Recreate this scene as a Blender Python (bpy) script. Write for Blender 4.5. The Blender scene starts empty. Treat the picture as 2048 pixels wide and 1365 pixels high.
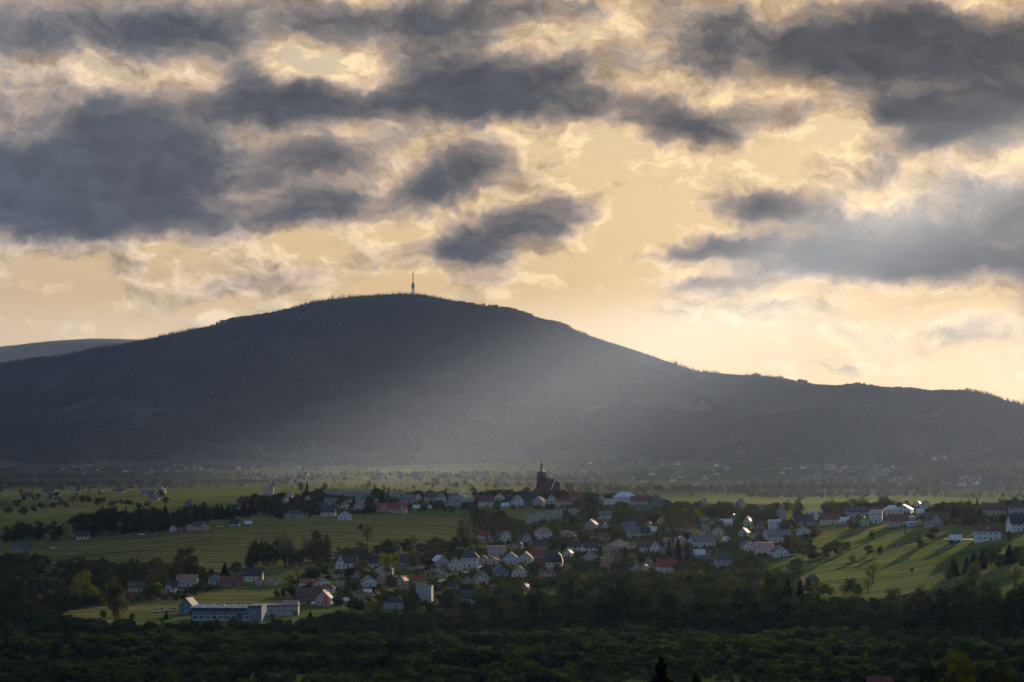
import bpy, bmesh, math, random
import numpy as np
from mathutils import Vector, Matrix
rad = math.radians
sc = bpy.context.scene
col = sc.collection
random.seed(7)
rng = np.random.default_rng(7)

# ---------------------------------------------------------------- camera
F, HY, CX = 5000.0, 905.0, 1024.0          # focal length, horizon row and centre column in photo pixels
cam_d = bpy.data.cameras.new('camera')
cam = bpy.data.objects.new('camera', cam_d)
col.objects.link(cam)
cam.location = (0, 0, 0)
cam.rotation_euler = (math.pi / 2, 0, 0)
cam_d.sensor_width = 36.0
cam_d.sensor_fit = 'HORIZONTAL'
cam_d.lens = 36.0 * F / 2048.0
cam_d.shift_y = (HY - 682.5) / 2048.0
cam_d.clip_start = 0.5
cam_d.clip_end = 200000.0
sc.camera = cam

# ---------------------------------------------------------------- light
SUN_AZ, SUN_EL = rad(27.0), rad(14.0)       # to the right of the view axis, above the horizon
SUN_DIR = Vector((math.sin(SUN_AZ) * math.cos(SUN_EL), math.cos(SUN_AZ) * math.cos(SUN_EL), math.sin(SUN_EL)))
sun_d = bpy.data.lights.new('sun', 'SUN')
sun_d.energy = 5.0
sun_d.angle = rad(0.53)
sun_d.color = (1.0, 0.76, 0.49)
sun = bpy.data.objects.new('sun', sun_d)
col.objects.link(sun)
sun.rotation_euler = (-SUN_DIR).to_track_quat('-Z', 'Y').to_euler()
sc.view_settings.view_transform = 'Standard'
sc.view_settings.look = 'None'
sc.view_settings.gamma = 1.0
sc.view_settings.exposure = 1.65
sc.view_settings.use_curve_mapping = False
sc.cycles.use_denoising = True
sc.cycles.denoiser = 'OPENIMAGEDENOISE'
sc.cycles.use_adaptive_sampling = True
sc.cycles.adaptive_threshold = 0.008
sc.cycles.adaptive_min_samples = 12
sc.cycles.max_bounces = 4
sc.cycles.diffuse_bounces = 2
sc.cycles.glossy_bounces = 1
sc.cycles.transmission_bounces = 2
sc.cycles.transparent_max_bounces = 8
sc.cycles.volume_bounces = 1
sc.cycles.sample_clamp_indirect = 4.0

# ---------------------------------------------------------------- sky
class NT:
    """small helper around a node tree"""
    def __init__(s, tree):
        s.t = tree; s.n = tree.nodes; s.l = tree.links
    def node(s, kind, **kw):
        n = s.n.new(kind)
        for k, v in kw.items():
            setattr(n, k, v)
        return n
    def put(s, sock, v):
        if isinstance(v, bpy.types.NodeSocket):
            s.l.new(v, sock)
        elif v is not None:
            sock.default_value = v
    def m(s, op, a, b=None, c=None, clamp=False):
        n = s.node('ShaderNodeMath', operation=op, use_clamp=clamp)
        s.put(n.inputs[0], a)
        if b is not None: s.put(n.inputs[1], b)
        if c is not None: s.put(n.inputs[2], c)
        return n.outputs[0]
    def v(s, op, a, b=None, c=None, scale=None):
        n = s.node('ShaderNodeVectorMath', operation=op)
        s.put(n.inputs[0], a)
        if b is not None: s.put(n.inputs[1], b)
        if c is not None: s.put(n.inputs[2], c)
        if scale is not None: s.put(n.inputs['Scale'], scale)
        return n.outputs['Value'] if op in ('DOT_PRODUCT', 'LENGTH', 'DISTANCE') else n.outputs[0]
    def noise(s, vec, scale, detail=4, rough=0.55, lac=2.0, dist=0.0, dims='2D', w=None, kind='FBM'):
        n = s.node('ShaderNodeTexNoise', noise_dimensions=dims)
        n.noise_type = kind
        if vec is not None: s.put(n.inputs['Vector'], vec)
        if w is not None and 'W' in n.inputs: s.put(n.inputs['W'], w)
        n.inputs['Scale'].default_value = scale
        n.inputs['Detail'].default_value = detail
        n.inputs['Roughness'].default_value = rough
        n.inputs['Lacunarity'].default_value = lac
        n.inputs['Distortion'].default_value = dist
        return n
    def ramp(s, fac, stops, interp='LINEAR'):
        n = s.node('ShaderNodeValToRGB')
        e = n.color_ramp.elements
        n.color_ramp.interpolation = interp
        while len(e) < len(stops): e.new(0.5)
        for i, (p, c) in enumerate(stops):
            e[i].position = p
            e[i].color = (*c, 1.0) if len(c) == 3 else c
        s.put(n.inputs[0], fac)
        return n.outputs[0]
    def mix(s, fac, a, b, mode='MIX'):
        n = s.node('ShaderNodeMix', data_type='RGBA', blend_type=mode)
        s.put(n.inputs[0], fac)
        for k, x in ((6, a), (7, b)):
            if isinstance(x, (tuple, list)) and len(x) == 3: x = (*x, 1.0)
            s.put(n.inputs[k], x)
        return n.outputs[2]
    def remap(s, x, a, b, c=0.0, d=1.0, smooth=True):
        n = s.node('ShaderNodeMapRange')
        n.interpolation_type = 'SMOOTHSTEP' if smooth else 'LINEAR'
        s.put(n.inputs[0], x)
        for i, q in enumerate((a, b, c, d)): n.inputs[i + 1].default_value = q
        return n.outputs[0]

def px_dir(px, py):
    """photo pixel -> (azimuth, elevation) of the sky direction"""
    az = math.atan((px - CX) / F)
    el = math.atan((HY - py) / F * math.cos(az))
    return az, el

K = 5.0    # sky units per radian
# thick cloud bodies of the sky: direction (as photo pixel), half sizes, tilt in degrees, thickness
CLOUDS = [
    (110, 285, 330, 100, -4, .95), (330, 270, 170, 70, 6, .7), (320, 335, 260, 60, 3, .55), (70, 430, 230, 45, 0, .75), (150, 470, 120, 22, 0, .5),
    (420, 445, 150, 30, 0, .75), (590, 425, 150, 34, 5, .85), (360, 425, 60, 20, 0, .4), (250, 390, 320, 50, 0, .75),
    (110, 40, 330, 50, 0, .85), (350, 60, 170, 50, 0, .6), (620, 25, 170, 35, 0, .75), (330, 90, 60, 30, 0, .4),
    (495, 165, 66, 60, 0, 1.2), (470, 215, 80, 24, 0, .8), (625, 220, 125, 26, 0, 1.2), (610, 190, 40, 22, 0, .7),
    (840, 195, 110, 50, 0, .75), (970, 190, 170, 52, 3, .95), (1090, 160, 130, 60, 12, .75), (880, 80, 140, 45, 0, .45),
    (1000, 20, 220, 32, 4, .8), (820, 110, 70, 40, 0, .4),
    (965, 325, 80, 40, 10, .95), (885, 368, 105, 34, 18, .95), (990, 470, 125, 42, 14, .85), (900, 505, 50, 18, 0, .45),
    (1140, 425, 110, 32, 15, .4), (740, 520, 75, 32, 20, .35), (640, 340, 110, 34, 0, .28),
    (1270, 215, 110, 32, 0, .75), (1390, 265, 110, 34, -4, .95), (1560, 230, 130, 28, 4, .8), (1470, 160, 80, 40, -25, .55),
    (1300, 110, 110, 30, 0, .25), (1430, 60, 160, 45, 0, .7), (1600, 90, 190, 55, 0, .75), (1800, 70, 220, 55, -3, .95),
    (1980, 110, 190, 65, 0, 1.0), (1700, 150, 120, 35, 0, .45), (1810, 215, 75, 28, -12, .75), (1930, 245, 130, 42, 4, 1.0),
    (2060, 210, 90, 55, 0, .6), (1880, 285, 45, 18, 0, .5),
    (1510, 412, 85, 27, 3, 1.3), (1470, 482, 90, 18, 3, 1.15), (1380, 504, 50, 12, 0, .7),
    (1690, 510, 130, 34, 0, 1.1), (1880, 505, 230, 40, 0, 1.35), (2060, 450, 130, 80, 0, 1.1), (1700, 430, 130, 28, 0, .6), (1790, 470, 210, 36, 2, .6), (1960, 525, 190, 20, 0, .7), (1660, 360, 120, 16, 5, .2),
    (1960, 360, 110, 16, 6, .2), (1430, 572, 60, 9, 0, .35), (1120, 560, 110, 16, 0, .25),
    (460, 565, 95, 42, 6, .28), (540, 540, 70, 36, 0, .22), (270, 560, 35, 18, 0, .2), (1270, 510, 26, 24, 0, .28),
    (1850, 665, 190, 10, 0, .16), (1900, 725, 230, 14, 0, .18), (1640, 735, 120, 10, 0, .14), (1560, 620, 60, 8, 0, .14), (1450, 660, 60, 7, 6, .14),
]
def cloud_bodies(T, q):
    """sum of the CLOUDS bodies over azimuth and elevation, kept cheap: split into products of curves"""
    A = np.linspace(-1.35, 1.35, 240); E = np.linspace(0.0, 1.15, 160)
    Ag, Eg = np.meshgrid(A, E)
    tot = np.zeros_like(Ag)
    for (px, py, rx, ry, rot, amp) in CLOUDS:
        a, e = px_dir(px, py)
        c, s_ = math.cos(rad(rot)), math.sin(rad(rot))
        da = Ag - a * K; de = Eg - e * K
        u = (c * da + s_ * de) / (rx * K / F); v = (-s_ * da + c * de) / (ry * K / F)
        tot += amp * np.exp(-CK * (u * u + v * v))
    tot = 1.25 * np.tanh(tot * CS / 1.1)
    U, S, Vt = np.linalg.svd(tot, full_matrices=False)
    sx = T.node('ShaderNodeSeparateXYZ'); T.put(sx.inputs[0], q)
    ia = T.remap(sx.outputs[0], -1.35, 1.35, smooth=False); ie = T.remap(sx.outputs[1], 0.0, 1.15, smooth=False)
    def curves(inp, cols, pts):
        n = T.node('ShaderNodeRGBCurve')
        cm = n.mapping; cm.use_clip = False; cm.extend = 'HORIZONTAL'
        lo = []; sc_ = []
        for k in range(3):
            f = cols[:, k]; l, h = f.min(), f.max(); lo.append(l); sc_.append(h - l)
            xs = np.linspace(0, 1, pts); ys = np.interp(xs, np.linspace(0, 1, len(f)), (f - l) / (h - l))
            cp = cm.curves[k].points
            cp[0].location = (0, ys[0]); cp[1].location = (1, ys[-1])
            for i in range(1, pts - 1): cp.new(xs[i], ys[i])
        cm.update()
        c = T.node('ShaderNodeCombineXYZ')
        for k in range(3): T.put(c.inputs[k], inp)
        T.put(n.inputs[1], c.outputs[0])
        return T.v('MULTIPLY_ADD', n.outputs[0], tuple(sc_), tuple(lo))
    total = None
    for k in range(0, 15, 3):
        fa = curves(ia, (Vt[k:k + 3] * S[k:k + 3, None]).T, 90)
        fe = curves(ie, U[:, k:k + 3], 70)
        d = T.v('DOT_PRODUCT', fa, fe)
        total = d if total is None else T.m('ADD', total, d)
    return total
def build_world():
    w = bpy.data.worlds.new('World')
    sc.world = w
    w.use_nodes = True
    T = NT(w.node_tree)
    T.n.clear()
    out = T.node('ShaderNodeOutputWorld')
    bg = T.node('ShaderNodeBackground')
    tc = T.node('ShaderNodeTexCoord')
    d = T.v('NORMALIZE', tc.outputs['Generated'])
    sep = T.node('ShaderNodeSeparateXYZ'); T.put(sep.inputs[0], d)
    x, y, z = sep.outputs
    az = T.m('ARCTAN2', x, y)
    el = T.m('ARCSINE', z)
    cb = T.node('ShaderNodeCombineXYZ')
    T.put(cb.inputs[0], T.m('MULTIPLY', az, K)); T.put(cb.inputs[1], T.m('MULTIPLY', el, K))
    q0 = cb.outputs[0]
    # two octaves of domain warp make ragged, curled edges
    w1 = T.v('SUBTRACT', T.noise(q0, 5.0, 2, .5).outputs['Color'], (.5, .5, .5))
    w2 = T.v('SUBTRACT', T.noise(q0, 19.0, 4, .62).outputs['Color'], (.5, .5, .5))
    q = T.v('MULTIPLY_ADD', w1, (.11, .06, 0), q0)
    q = T.v('MULTIPLY_ADD', w2, (.046, .032, 0), q)
    total = cloud_bodies(T, q)
    # outside that stretch of sky the cover goes on as layered noise of the same scale
    sq = T.v('MULTIPLY', q, (2.2, 5.2, 1))
    gen = T.remap(T.noise(sq, 1.0, 4, .55).outputs['Fac'], .40, .66, 0.0, 1.15)
    gen = T.m('MULTIPLY', gen, T.remap(el, .07, .14))
    inside = T.m('MULTIPLY', T.remap(T.m('ABSOLUTE', az), .21, .27, 1.0, 0.0), T.remap(el, .185, .225, 1.0, 0.0))
    n = T.node('ShaderNodeMix', data_type='FLOAT')
    T.put(n.inputs[0], inside); T.put(n.inputs[2], gen); T.put(n.inputs[3], total)
    body = n.outputs[0]
    # billows, and the same billows a little towards the sun for the lit side
    fs = T.v('MULTIPLY', q, (1.0, 1.9, 1))
    n1 = T.noise(fs, 7.0, 9, .64).outputs['Fac']
    n2 = T.noise(T.v('ADD', fs, (.03, .03, 0)), 7.0, 6, .62).outputs['Fac']
    lit = T.m('SUBTRACT', n1, n2)
    n3 = T.noise(T.v('MULTIPLY', q, (1.0, 1.7, 1)), 24.0, 6, .68).outputs['Fac']
    big = T.noise(T.v('MULTIPLY', q, (1.0, 2.0, 1)), 2.9, 3, .5).outputs['Fac']
    lowfade = T.remap(el, .02, .085)
    t = T.m('MULTIPLY_ADD', T.m('SUBTRACT', n1, .5), T.m('MULTIPLY_ADD', lowfade, .95, .34), body)
    t = T.m('MULTIPLY_ADD', T.m('SUBTRACT', n3, .5), T.m('MULTIPLY', lowfade, .34), t)
    t = T.m('MULTIPLY_ADD', T.m('SUBTRACT', big, .42), T.m('MULTIPLY', lowfade, 1.15), t)
    streak = T.noise(T.v('MULTIPLY', q, (1.3, 13.0, 1)), 1.6, 4, .6).outputs['Fac']      # thin level bands low over the horizon
    t = T.m('MULTIPLY_ADD', T.m('SUBTRACT', streak, .46), T.remap(el, .09, .03, 0.0, .75), t)
    # clear sky behind
    nish = T.node('ShaderNodeTexSky', sky_type='NISHITA')
    nish.sun_disc = False
    nish.sun_elevation = SUN_EL
    nish.sun_rotation = SUN_AZ
    nish.air_density = 1.0; nish.dust_density = 2.0; nish.ozone_density = 1.0; nish.altitude = 400
    T.put(nish.inputs[0], d)
    clear = T.v('SCALE', nish.outputs[0], scale=NISH)
    sd = T.v('DOT_PRODUCT', d, tuple(SUN_DIR))
    glow = T.remap(sd, .30, .98)
    # thin high veil over the clear sky, lit by the low sun
    veil = T.ramp(T.m('MULTIPLY', el, 4.0), [(0.0, (1.09, .68, .25)), (.16, (1.10, .71, .29)), (.40, (1.06, .72, .34)), (.62, (.86, .67, .42)), (1.0, (.66, .60, .48))])
    veil = T.mix(glow, (.19, .30, .48), veil)
    clear = T.mix(.85, clear, veil)
    cool = T.ramp(t, [(0.0, (.30, .43, .64)), (.25, (.32, .44, .63)), (.50, (.24, .335, .49)), (.75, (.18, .26, .375)), (1.0, (.14, .20, .30))])
    warm = T.ramp(t, [(0.0, (1.0, .70, .34)), (.17, (1.0, .74, .39)), (.32, (.78, .55, .33)), (.48, (.50, .375, .27)), (.66, (.265, .22, .185)), (.85, (.148, .131, .121)), (1.0, (.092, .090, .095))])
    cloudc = T.mix(glow, cool, warm)
    gain = T.m('MULTIPLY_ADD', T.m('MULTIPLY', lit, T.remap(t, .75, .15, .35, 1.0)), 3.3, 1.0)
    gain = T.m('MINIMUM', T.m('MAXIMUM', gain, .55), 1.4)
    cloudc = T.v('SCALE', cloudc, scale=gain)
    cover = T.remap(t, .0, .26)
    skyc = T.mix(cover, clear, cloudc)
    # below the horizon: the far haze
    skyc = T.mix(T.remap(z, -.03, .0, 1.0, 0.0), skyc, (.25, .25, .26))
    T.put(bg.inputs['Color'], skyc)
    bg.inputs['Strength'].default_value = SKY
    T.l.new(bg.outputs[0], out.inputs[0])
    w.cycles.sampling_method = 'MANUAL'
    w.cycles.sample_map_resolution = 1024
NISH, SKY, CK, CS = .05, 0.325, .86, .74
HAZE, HAZE_G = 2.7e-5, .45
build_world()

# ---------------------------------------------------------------- helpers
def vnoise(x, y, seed=0):
    """smooth value noise in 0..1 (numpy arrays)"""
    x = np.asarray(x, float); y = np.asarray(y, float)
    xi = np.floor(x).astype(np.int64); yi = np.floor(y).astype(np.int64)
    fx = x - xi; fy = y - yi
    fx = fx * fx * (3 - 2 * fx); fy = fy * fy * (3 - 2 * fy)
    def h(a, b):
        n = (a * 374761393 + b * 668265263 + seed * 974711) & 0x7fffffff
        n = ((n ^ (n >> 13)) * 1274126177) & 0x7fffffff
        return ((n ^ (n >> 16)) & 0xffff) / 65535.0
    return (h(xi, yi) * (1 - fx) + h(xi + 1, yi) * fx) * (1 - fy) + (h(xi, yi + 1) * (1 - fx) + h(xi + 1, yi + 1) * fx) * fy
def fbm(x, y, octv=4, seed=0, gain=.5):
    s = 0; a = 1.0; t = 0
    for i in range(octv):
        s = s + a * vnoise(np.asarray(x) * 2 ** i, np.asarray(y) * 2 ** i, seed + i); t += a; a *= gain
    return s / t
def sstep(x, a, b):
    t = np.clip((np.asarray(x, float) - a) / (b - a), 0, 1)
    return t * t * (3 - 2 * t)
def mesh_from(name, verts, faces, mat=None, smooth=False):
    me = bpy.data.meshes.new(name)
    verts = np.asarray(verts, np.float32); faces = np.asarray(faces, np.int32)
    k = faces.shape[1]
    me.vertices.add(len(verts)); me.vertices.foreach_set('co', verts.ravel())
    me.loops.add(faces.size); me.loops.foreach_set('vertex_index', faces.ravel())
    me.polygons.add(len(faces)); me.polygons.foreach_set('loop_start', np.arange(0, faces.size, k, dtype=np.int32))
    me.polygons.foreach_set('loop_total', np.full(len(faces), k, np.int32))
    if smooth: me.polygons.foreach_set('use_smooth', np.ones(len(faces), bool))
    me.update(calc_edges=True); me.validate()
    if mat: me.materials.append(mat)
    return me
def link(name, me, parent=None, **props):
    o = bpy.data.objects.new(name, me)
    col.objects.link(o)
    if parent: o.parent = parent
    for k, v in props.items(): o[k] = v
    return o
def grid_faces(nr, nc):
    i = np.arange(nr * nc).reshape(nr, nc)
    return np.stack([i[:-1, :-1], i[:-1, 1:], i[1:, 1:], i[1:, :-1]], -1).reshape(-1, 4)
def material(name):
    m = bpy.data.materials.new(name); m.use_nodes = True
    T = NT(m.node_tree)
    b = T.n.get('Principled BSDF')
    return m, T, b
def plain(name, c, rough=.8, var=.12, scale=.6, spec=.3):
    """one colour with a little uneven grain"""
    m, T, b = material(name)
    tc = T.node('ShaderNodeTexCoord')
    n = T.noise(tc.outputs['Object'], scale, 5, .6, dims='3D').outputs['Fac']
    lo = tuple(x * (1 - var) for x in c); hi = tuple(min(1, x * (1 + var)) for x in c)
    T.put(b.inputs['Base Color'], T.mix(T.remap(n, .35, .65), lo, hi))
    b.inputs['Roughness'].default_value = rough
    b.inputs['Specular IOR Level'].default_value = spec
    return m

# ---------------------------------------------------------------- terrain
# depth of the ground (metres) met along rows of the photograph, per column
FLOOR = [(1365, 980), (1320, 1085), (1280, 1200)]
COLS = {
    -900: FLOOR + [(1240, 1300), (1200, 1400), (1150, 1560), (1100, 1740), (1060, 1950), (1040, 2120), (1010, 2550), (990, 2900)],
    0: FLOOR + [(1240, 1300), (1200, 1400), (1150, 1550), (1100, 1720), (1060, 1900), (1040, 2050), (1010, 2450), (990, 2800)],
    400: FLOOR + [(1240, 1300), (1200, 1400), (1150, 1500), (1100, 1620), (1060, 1740), (1040, 1830), (1015, 2000), (995, 2250), (983, 2550), (976, 2900)],
    700: FLOOR + [(1240, 1300), (1200, 1400), (1150, 1500), (1100, 1620), (1060, 1740), (1035, 1850), (1010, 2000), (990, 2200), (978, 2450), (973, 2700)],
    1000: FLOOR + [(1240, 1300), (1200, 1400), (1150, 1530), (1100, 1680), (1050, 1850), (1010, 2010), (992, 2110), (987, 2170)],
    1300: FLOOR + [(1240, 1300), (1200, 1390), (1150, 1500), (1120, 1580), (1080, 1700), (1050, 1800), (1020, 1920), (1007, 2000)],
    1500: FLOOR + [(1240, 1290), (1200, 1370), (1150, 1480), (1100, 1600), (1060, 1710), (1030, 1820), (1016, 1900)],
    1800: FLOOR + [(1240, 1270), (1200, 1330), (1160, 1390), (1120, 1460), (1080, 1540), (1040, 1640), (1020, 1710), (1011, 1770)],
    2048: FLOOR[:2] + [(1290, 1150), (1250, 1210), (1200, 1270), (1160, 1320), (1120, 1380), (1080, 1450), (1040, 1530), (1015, 1600), (1007, 1640)],
    2900: FLOOR[:2] + [(1290, 1150), (1250, 1210), (1200, 1270), (1160, 1320), (1120, 1380), (1080, 1450), (1040, 1530), (1015, 1600), (1007, 1640)],
}
PXS = np.arange(-900, 2901, 20.0)
YS = np.concatenate([np.arange(0, 900, 20), np.arange(900, 3200, 10), np.arange(3200, 16001, 100)]).astype(float)
def column(pairs):
    p = np.array(pairs, float)
    Yk = p[:, 1]; Zk = (HY - p[:, 0]) / F * Yk
    y = np.concatenate([[0, 60, 300, 400, 700, 850], Yk, [Yk[-1] + 250, Yk[-1] + 700, 5000, 7000, 16000]])
    z = np.concatenate([[-2.2, -8, -33, -43, -79, -90], Zk, [Zk[-1] - 5, -51, -49, -45, -40]])
    return np.interp(YS, y, z)
ck = sorted(COLS); cz = np.array([column(COLS[k]) for k in ck])
TAB = np.array([[0.0]])
TAB = np.stack([np.interp(PXS, ck, cz[:, j]) for j in range(len(YS))], 1)      # [px, Y]
def blur(a, n, axis):
    k = np.hanning(n + 2)[1:-1]; k /= k.sum()
    pad = [(0, 0), (0, 0)]; pad[axis] = (n // 2, n // 2)
    b = np.pad(a, pad, mode='edge')
    return np.apply_along_axis(lambda v: np.convolve(v, k, 'valid'), axis, b)
TAB = blur(blur(TAB, 9, 0), 7, 1)
def ground_z(x, Y):
    """height of the land; x to the right, Y away from the viewer"""
    x = np.asarray(x, float); Y = np.asarray(Y, float)
    Yc = np.maximum(Y, 1.0)
    px = np.clip(CX + F * x / Yc, PXS[0], PXS[-1])
    fi = np.clip((px - PXS[0]) / 20.0, 0, len(PXS) - 1.001); i = fi.astype(int); fi = fi - i
    fj = np.interp(Yc, YS, np.arange(len(YS))); fj = np.clip(fj, 0, len(YS) - 1.001); j = fj.astype(int); fj = fj - j
    a = TAB[i, j] * (1 - fi) * (1 - fj) + TAB[i + 1, j] * fi * (1 - fj) + TAB[i, j + 1] * (1 - fi) * fj + TAB[i + 1, j + 1] * fi * fj
    r = np.hypot(x, Y)
    away = np.interp(r, [0, 60, 300, 400, 700, 850, 3000, 16000], [-2.2, -8, -33, -43, -79, -90, -60, -45])
    w = sstep(np.arctan2(np.abs(x), np.where(Y == 0, 1e-6, Y)), .36, .8)
    z = a * (1 - w) + away * w
    amp = sstep(r, 1250, 1600) * 1.6 + sstep(r, 2800, 4500) * 3
    z = z + sstep(r, 4300, 7200) * 48 * np.clip(fbm(x / 1000, Y / 700, 3, 15) - .40, 0, 1) * 2
    return z + (fbm(x / 90, Y / 90, 3, 5) - .5) * amp
def at(px, py, ymin=900.0, ymax=7000.0):
    """where the view ray through a photo pixel meets the ground"""
    Y = np.arange(ymin, ymax, 2.0)
    x = (px - CX) / F * Y
    d = (HY - py) / F * Y - ground_z(x, Y)
    k = np.nonzero(d < 0)[0]
    k = k[0] if len(k) else int(np.argmin(d))
    return float(x[k]), float(Y[k]), float(ground_z(x[k], Y[k]))

m_ground, T, b = material('meadow')
geo = T.node('ShaderNodeNewGeometry')
pos = geo.outputs['Position']
sp = T.node('ShaderNodeSeparateXYZ'); T.put(sp.inputs[0], pos)
# strips of meadow, pasture and young crop run along the slope
st = T.v('ADD', T.v('MULTIPLY', pos, (.0022, .034, 0)), T.v('MULTIPLY', T.noise(pos, .004, 2, dims='3D').outputs['Color'], (.4, .9, 0)))
strip = T.noise(st, 1.0, 3, .62, dims='2D').outputs['Fac']
patch = T.noise(T.v('MULTIPLY', pos, (.0016, .006, 0)), 1.0, 2, .5, dims='2D').outputs['Fac']
fine = T.noise(pos, .35, 5, .65, dims='3D').outputs['Fac']
gcol = T.ramp(strip, [(.28, (.018, .040, .016)), (.37, (.036, .074, .022)), (.42, (.075, .112, .028)), (.46, (.030, .060, .019)), (.50, (.092, .116, .034)), (.54, (.044, .078, .022)), (.59, (.120, .112, .046)), (.64, (.060, .090, .026)), (.72, (.034, .062, .020))])
gcol = T.mix(T.remap(patch, .52, .60), gcol, T.ramp(strip, [(.3, (.060, .068, .024)), (.44, (.120, .102, .044)), (.5, (.062, .084, .024)), (.56, (.130, .108, .048)), (.7, (.056, .076, .022))]))
edge = T.remap(T.m('ABSOLUTE', T.m('SUBTRACT', T.m('FRACT', T.m('MULTIPLY', strip, 9.0)), .5)), .0, .24, .22, 1.0)
gcol = T.v('SCALE', gcol, scale=T.m('MULTIPLY', edge, T.remap(fine, .3, .7, .78, 1.22)))
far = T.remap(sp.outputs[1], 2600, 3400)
hazed_col = T.ramp(T.noise(T.v('MULTIPLY', pos, (.0025, .0035, 0)), 1.0, 5, .6, dims='2D').outputs['Fac'], [(.36, (.012, .015, .012)), (.47, (.017, .020, .015)), (.54, (.026, .027, .019)), (.64, (.040, .037, .026))])
gcol = T.mix(far, gcol, hazed_col)  # far valley floor greyed and dulled in colour, standing in for thicker haze
near = T.remap(sp.outputs[1], 1180, 1290, 1.0, 0.0)
gcol = T.mix(near, gcol, (.020, .034, .012))
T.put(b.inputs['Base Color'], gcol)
b.inputs['Roughness'].default_value = .62
b.inputs['Specular IOR Level'].default_value = .0
b.inputs['Sheen Weight'].default_value = .04
b.inputs['Sheen Roughness'].default_value = .45
b.inputs['Sheen Tint'].default_value = (.75, .9, .25, 1)
bp = T.node('ShaderNodeBump'); bp.inputs['Strength'].default_value = .6; bp.inputs['Distance'].default_value = .8
T.put(bp.inputs['Height'], fine); T.put(b.inputs['Normal'], bp.outputs[0])

def build_ground():
    th = np.concatenate([np.arange(-180, -20, 4.0), np.arange(-20, -13, .5), np.arange(-13, 13, .055), np.arange(13, 20, .5), np.arange(20, 180, 4.0)])
    r = np.concatenate([[.5], np.geomspace(3, 850, 60), np.arange(860, 2600, 5.0), np.arange(2600, 4000, 35), np.geomspace(4000, 15400, 50)])
    Tm, R = np.meshgrid(np.radians(th), r)
    X = R * np.sin(Tm); Yv = R * np.cos(Tm)
    Z = ground_z(X, Yv)
    f = grid_faces(len(r), len(th))
    n = len(th); base = np.arange(len(r) - 1) * n                       # close the circle
    f = np.concatenate([f, np.stack([base + n - 1, base, base + n, base + 2 * n - 1], -1)])
    link('ground', mesh_from('ground', np.stack([X, Yv, Z], -1).reshape(-1, 3), f[:, ::-1], m_ground, True), kind='structure')
build_ground()

# mountains: a ridge line (photo pixels), its depth, and slopes down to the valley
m_rock, T, b = material('forest_floor')
geo = T.node('ShaderNodeNewGeometry')
n = T.noise(geo.outputs['Position'], .004, 6, .6, dims='3D').outputs['Fac']
sz = T.node('ShaderNodeSeparateXYZ'); T.put(sz.inputs[0], geo.outputs['Position'])
n2 = T.noise(T.v('MULTIPLY', geo.outputs['Position'], (.0016, .0016, .004)), 1.0, 4, .6, dims='3D').outputs['Fac']
low = T.remap(T.m('MULTIPLY_ADD', n2, -220.0, sz.outputs[2]), -150, -60, 1.0, 0.0)
fl = T.ramp(n, [(.35, (.010, .017, .011)), (.55, (.015, .024, .013)), (.68, (.022, .030, .015))])
T.put(b.inputs['Base Color'], T.mix(low, fl, T.ramp(n, [(.38, (.012, .019, .011)), (.50, (.019, .025, .014)), (.62, (.028, .030, .017))])))
b.inputs['Roughness'].default_value = .95
b.inputs['Specular IOR Level'].default_value = .1
RIDGE = [(-3000, 790), (-1500, 740), (-700, 770), (-250, 745), (0, 728), (110, 712), (230, 690), (320, 668), (400, 652), (480, 635), (560, 620), (600, 606), (660, 594), (720, 588), (780, 584), (835, 583),
         (900, 596), (980, 610), (1060, 628), (1110, 642), (1150, 658), (1200, 674), (1260, 692), (1330, 716), (1390, 738), (1450, 742), (1520, 748), (1570, 756), (1620, 768), (1680, 773), (1720, 770),
         (1760, 774), (1800, 779), (1860, 784), (1900, 780), (1935, 778), (1980, 788), (2048, 806), (2200, 850), (2500, 790), (3200, 740), (4200, 800)]
RD = [(-3000, 11000), (0, 11800), (600, 11600), (830, 11500), (1150, 11000), (1400, 10600), (1700, 10300), (2048, 9900), (4200, 10500)]
def ridge_z(px, ridge, rd):
    Yr = np.interp(px, *np.array(rd, float).T)
    return Yr, (HY - np.interp(px, *np.array(ridge, float).T)) / F * Yr
def mountain(name, ridge, rd, px0, px1, step, foot, zfoot, back, rows, seed, gully, **kw):
    px = np.arange(px0, px1 + .1, step)
    Yr, Zr = ridge_z(px, ridge, rd)
    Zr = blur(Zr[None, :], 5, 1)[0] - 12
    t = np.concatenate([np.linspace(0, 1, rows), 1 + np.linspace(.03, 1, rows // 4)])
    V = []
    for tt in t:
        ft = min(tt, 1.0)
        Y = foot + (Yr - foot) * ft if tt <= 1 else Yr + (tt - 1) * back
        s = .42 * ft ** 1.9 + .58 * math.sin(math.pi / 2 * ft) ** 1.55
        Z = zfoot + (Zr - zfoot) * s
        x = (px - CX) / F * Y
        if tt > 1: Z = Z - (tt - 1) * (Zr - zfoot + 60) * .98
        env = math.sin(math.pi * ft) ** .8 if tt <= 1 else 0.0
        rid = 1 - np.abs(2 * fbm(px / 260 + ft * .5, np.full_like(px, ft * 1.1), 4, seed, .45) - 1)
        Z = Z + (rid - .72) * gully * env
        V.append(np.stack([x, np.full_like(x, 0) + Y, Z], -1))
    V = np.array(V)
    o = link(name, mesh_from(name, V.reshape(-1, 3), grid_faces(len(t), len(px))[:, :], m_rock, True), kind='structure', **kw)
    return V[:rows]
G_MAIN = mountain('mountain', RIDGE, RD, -2400, 3600, 12, 6500, -62, 2600, 110, 11, 190)
HILL = [(1180, 935), (1300, 905), (1400, 868), (1480, 838), (1560, 820), (1680, 812), (1760, 822), (1850, 846), (1930, 874), (2000, 900), (2080, 925), (2200, 950)]
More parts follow.
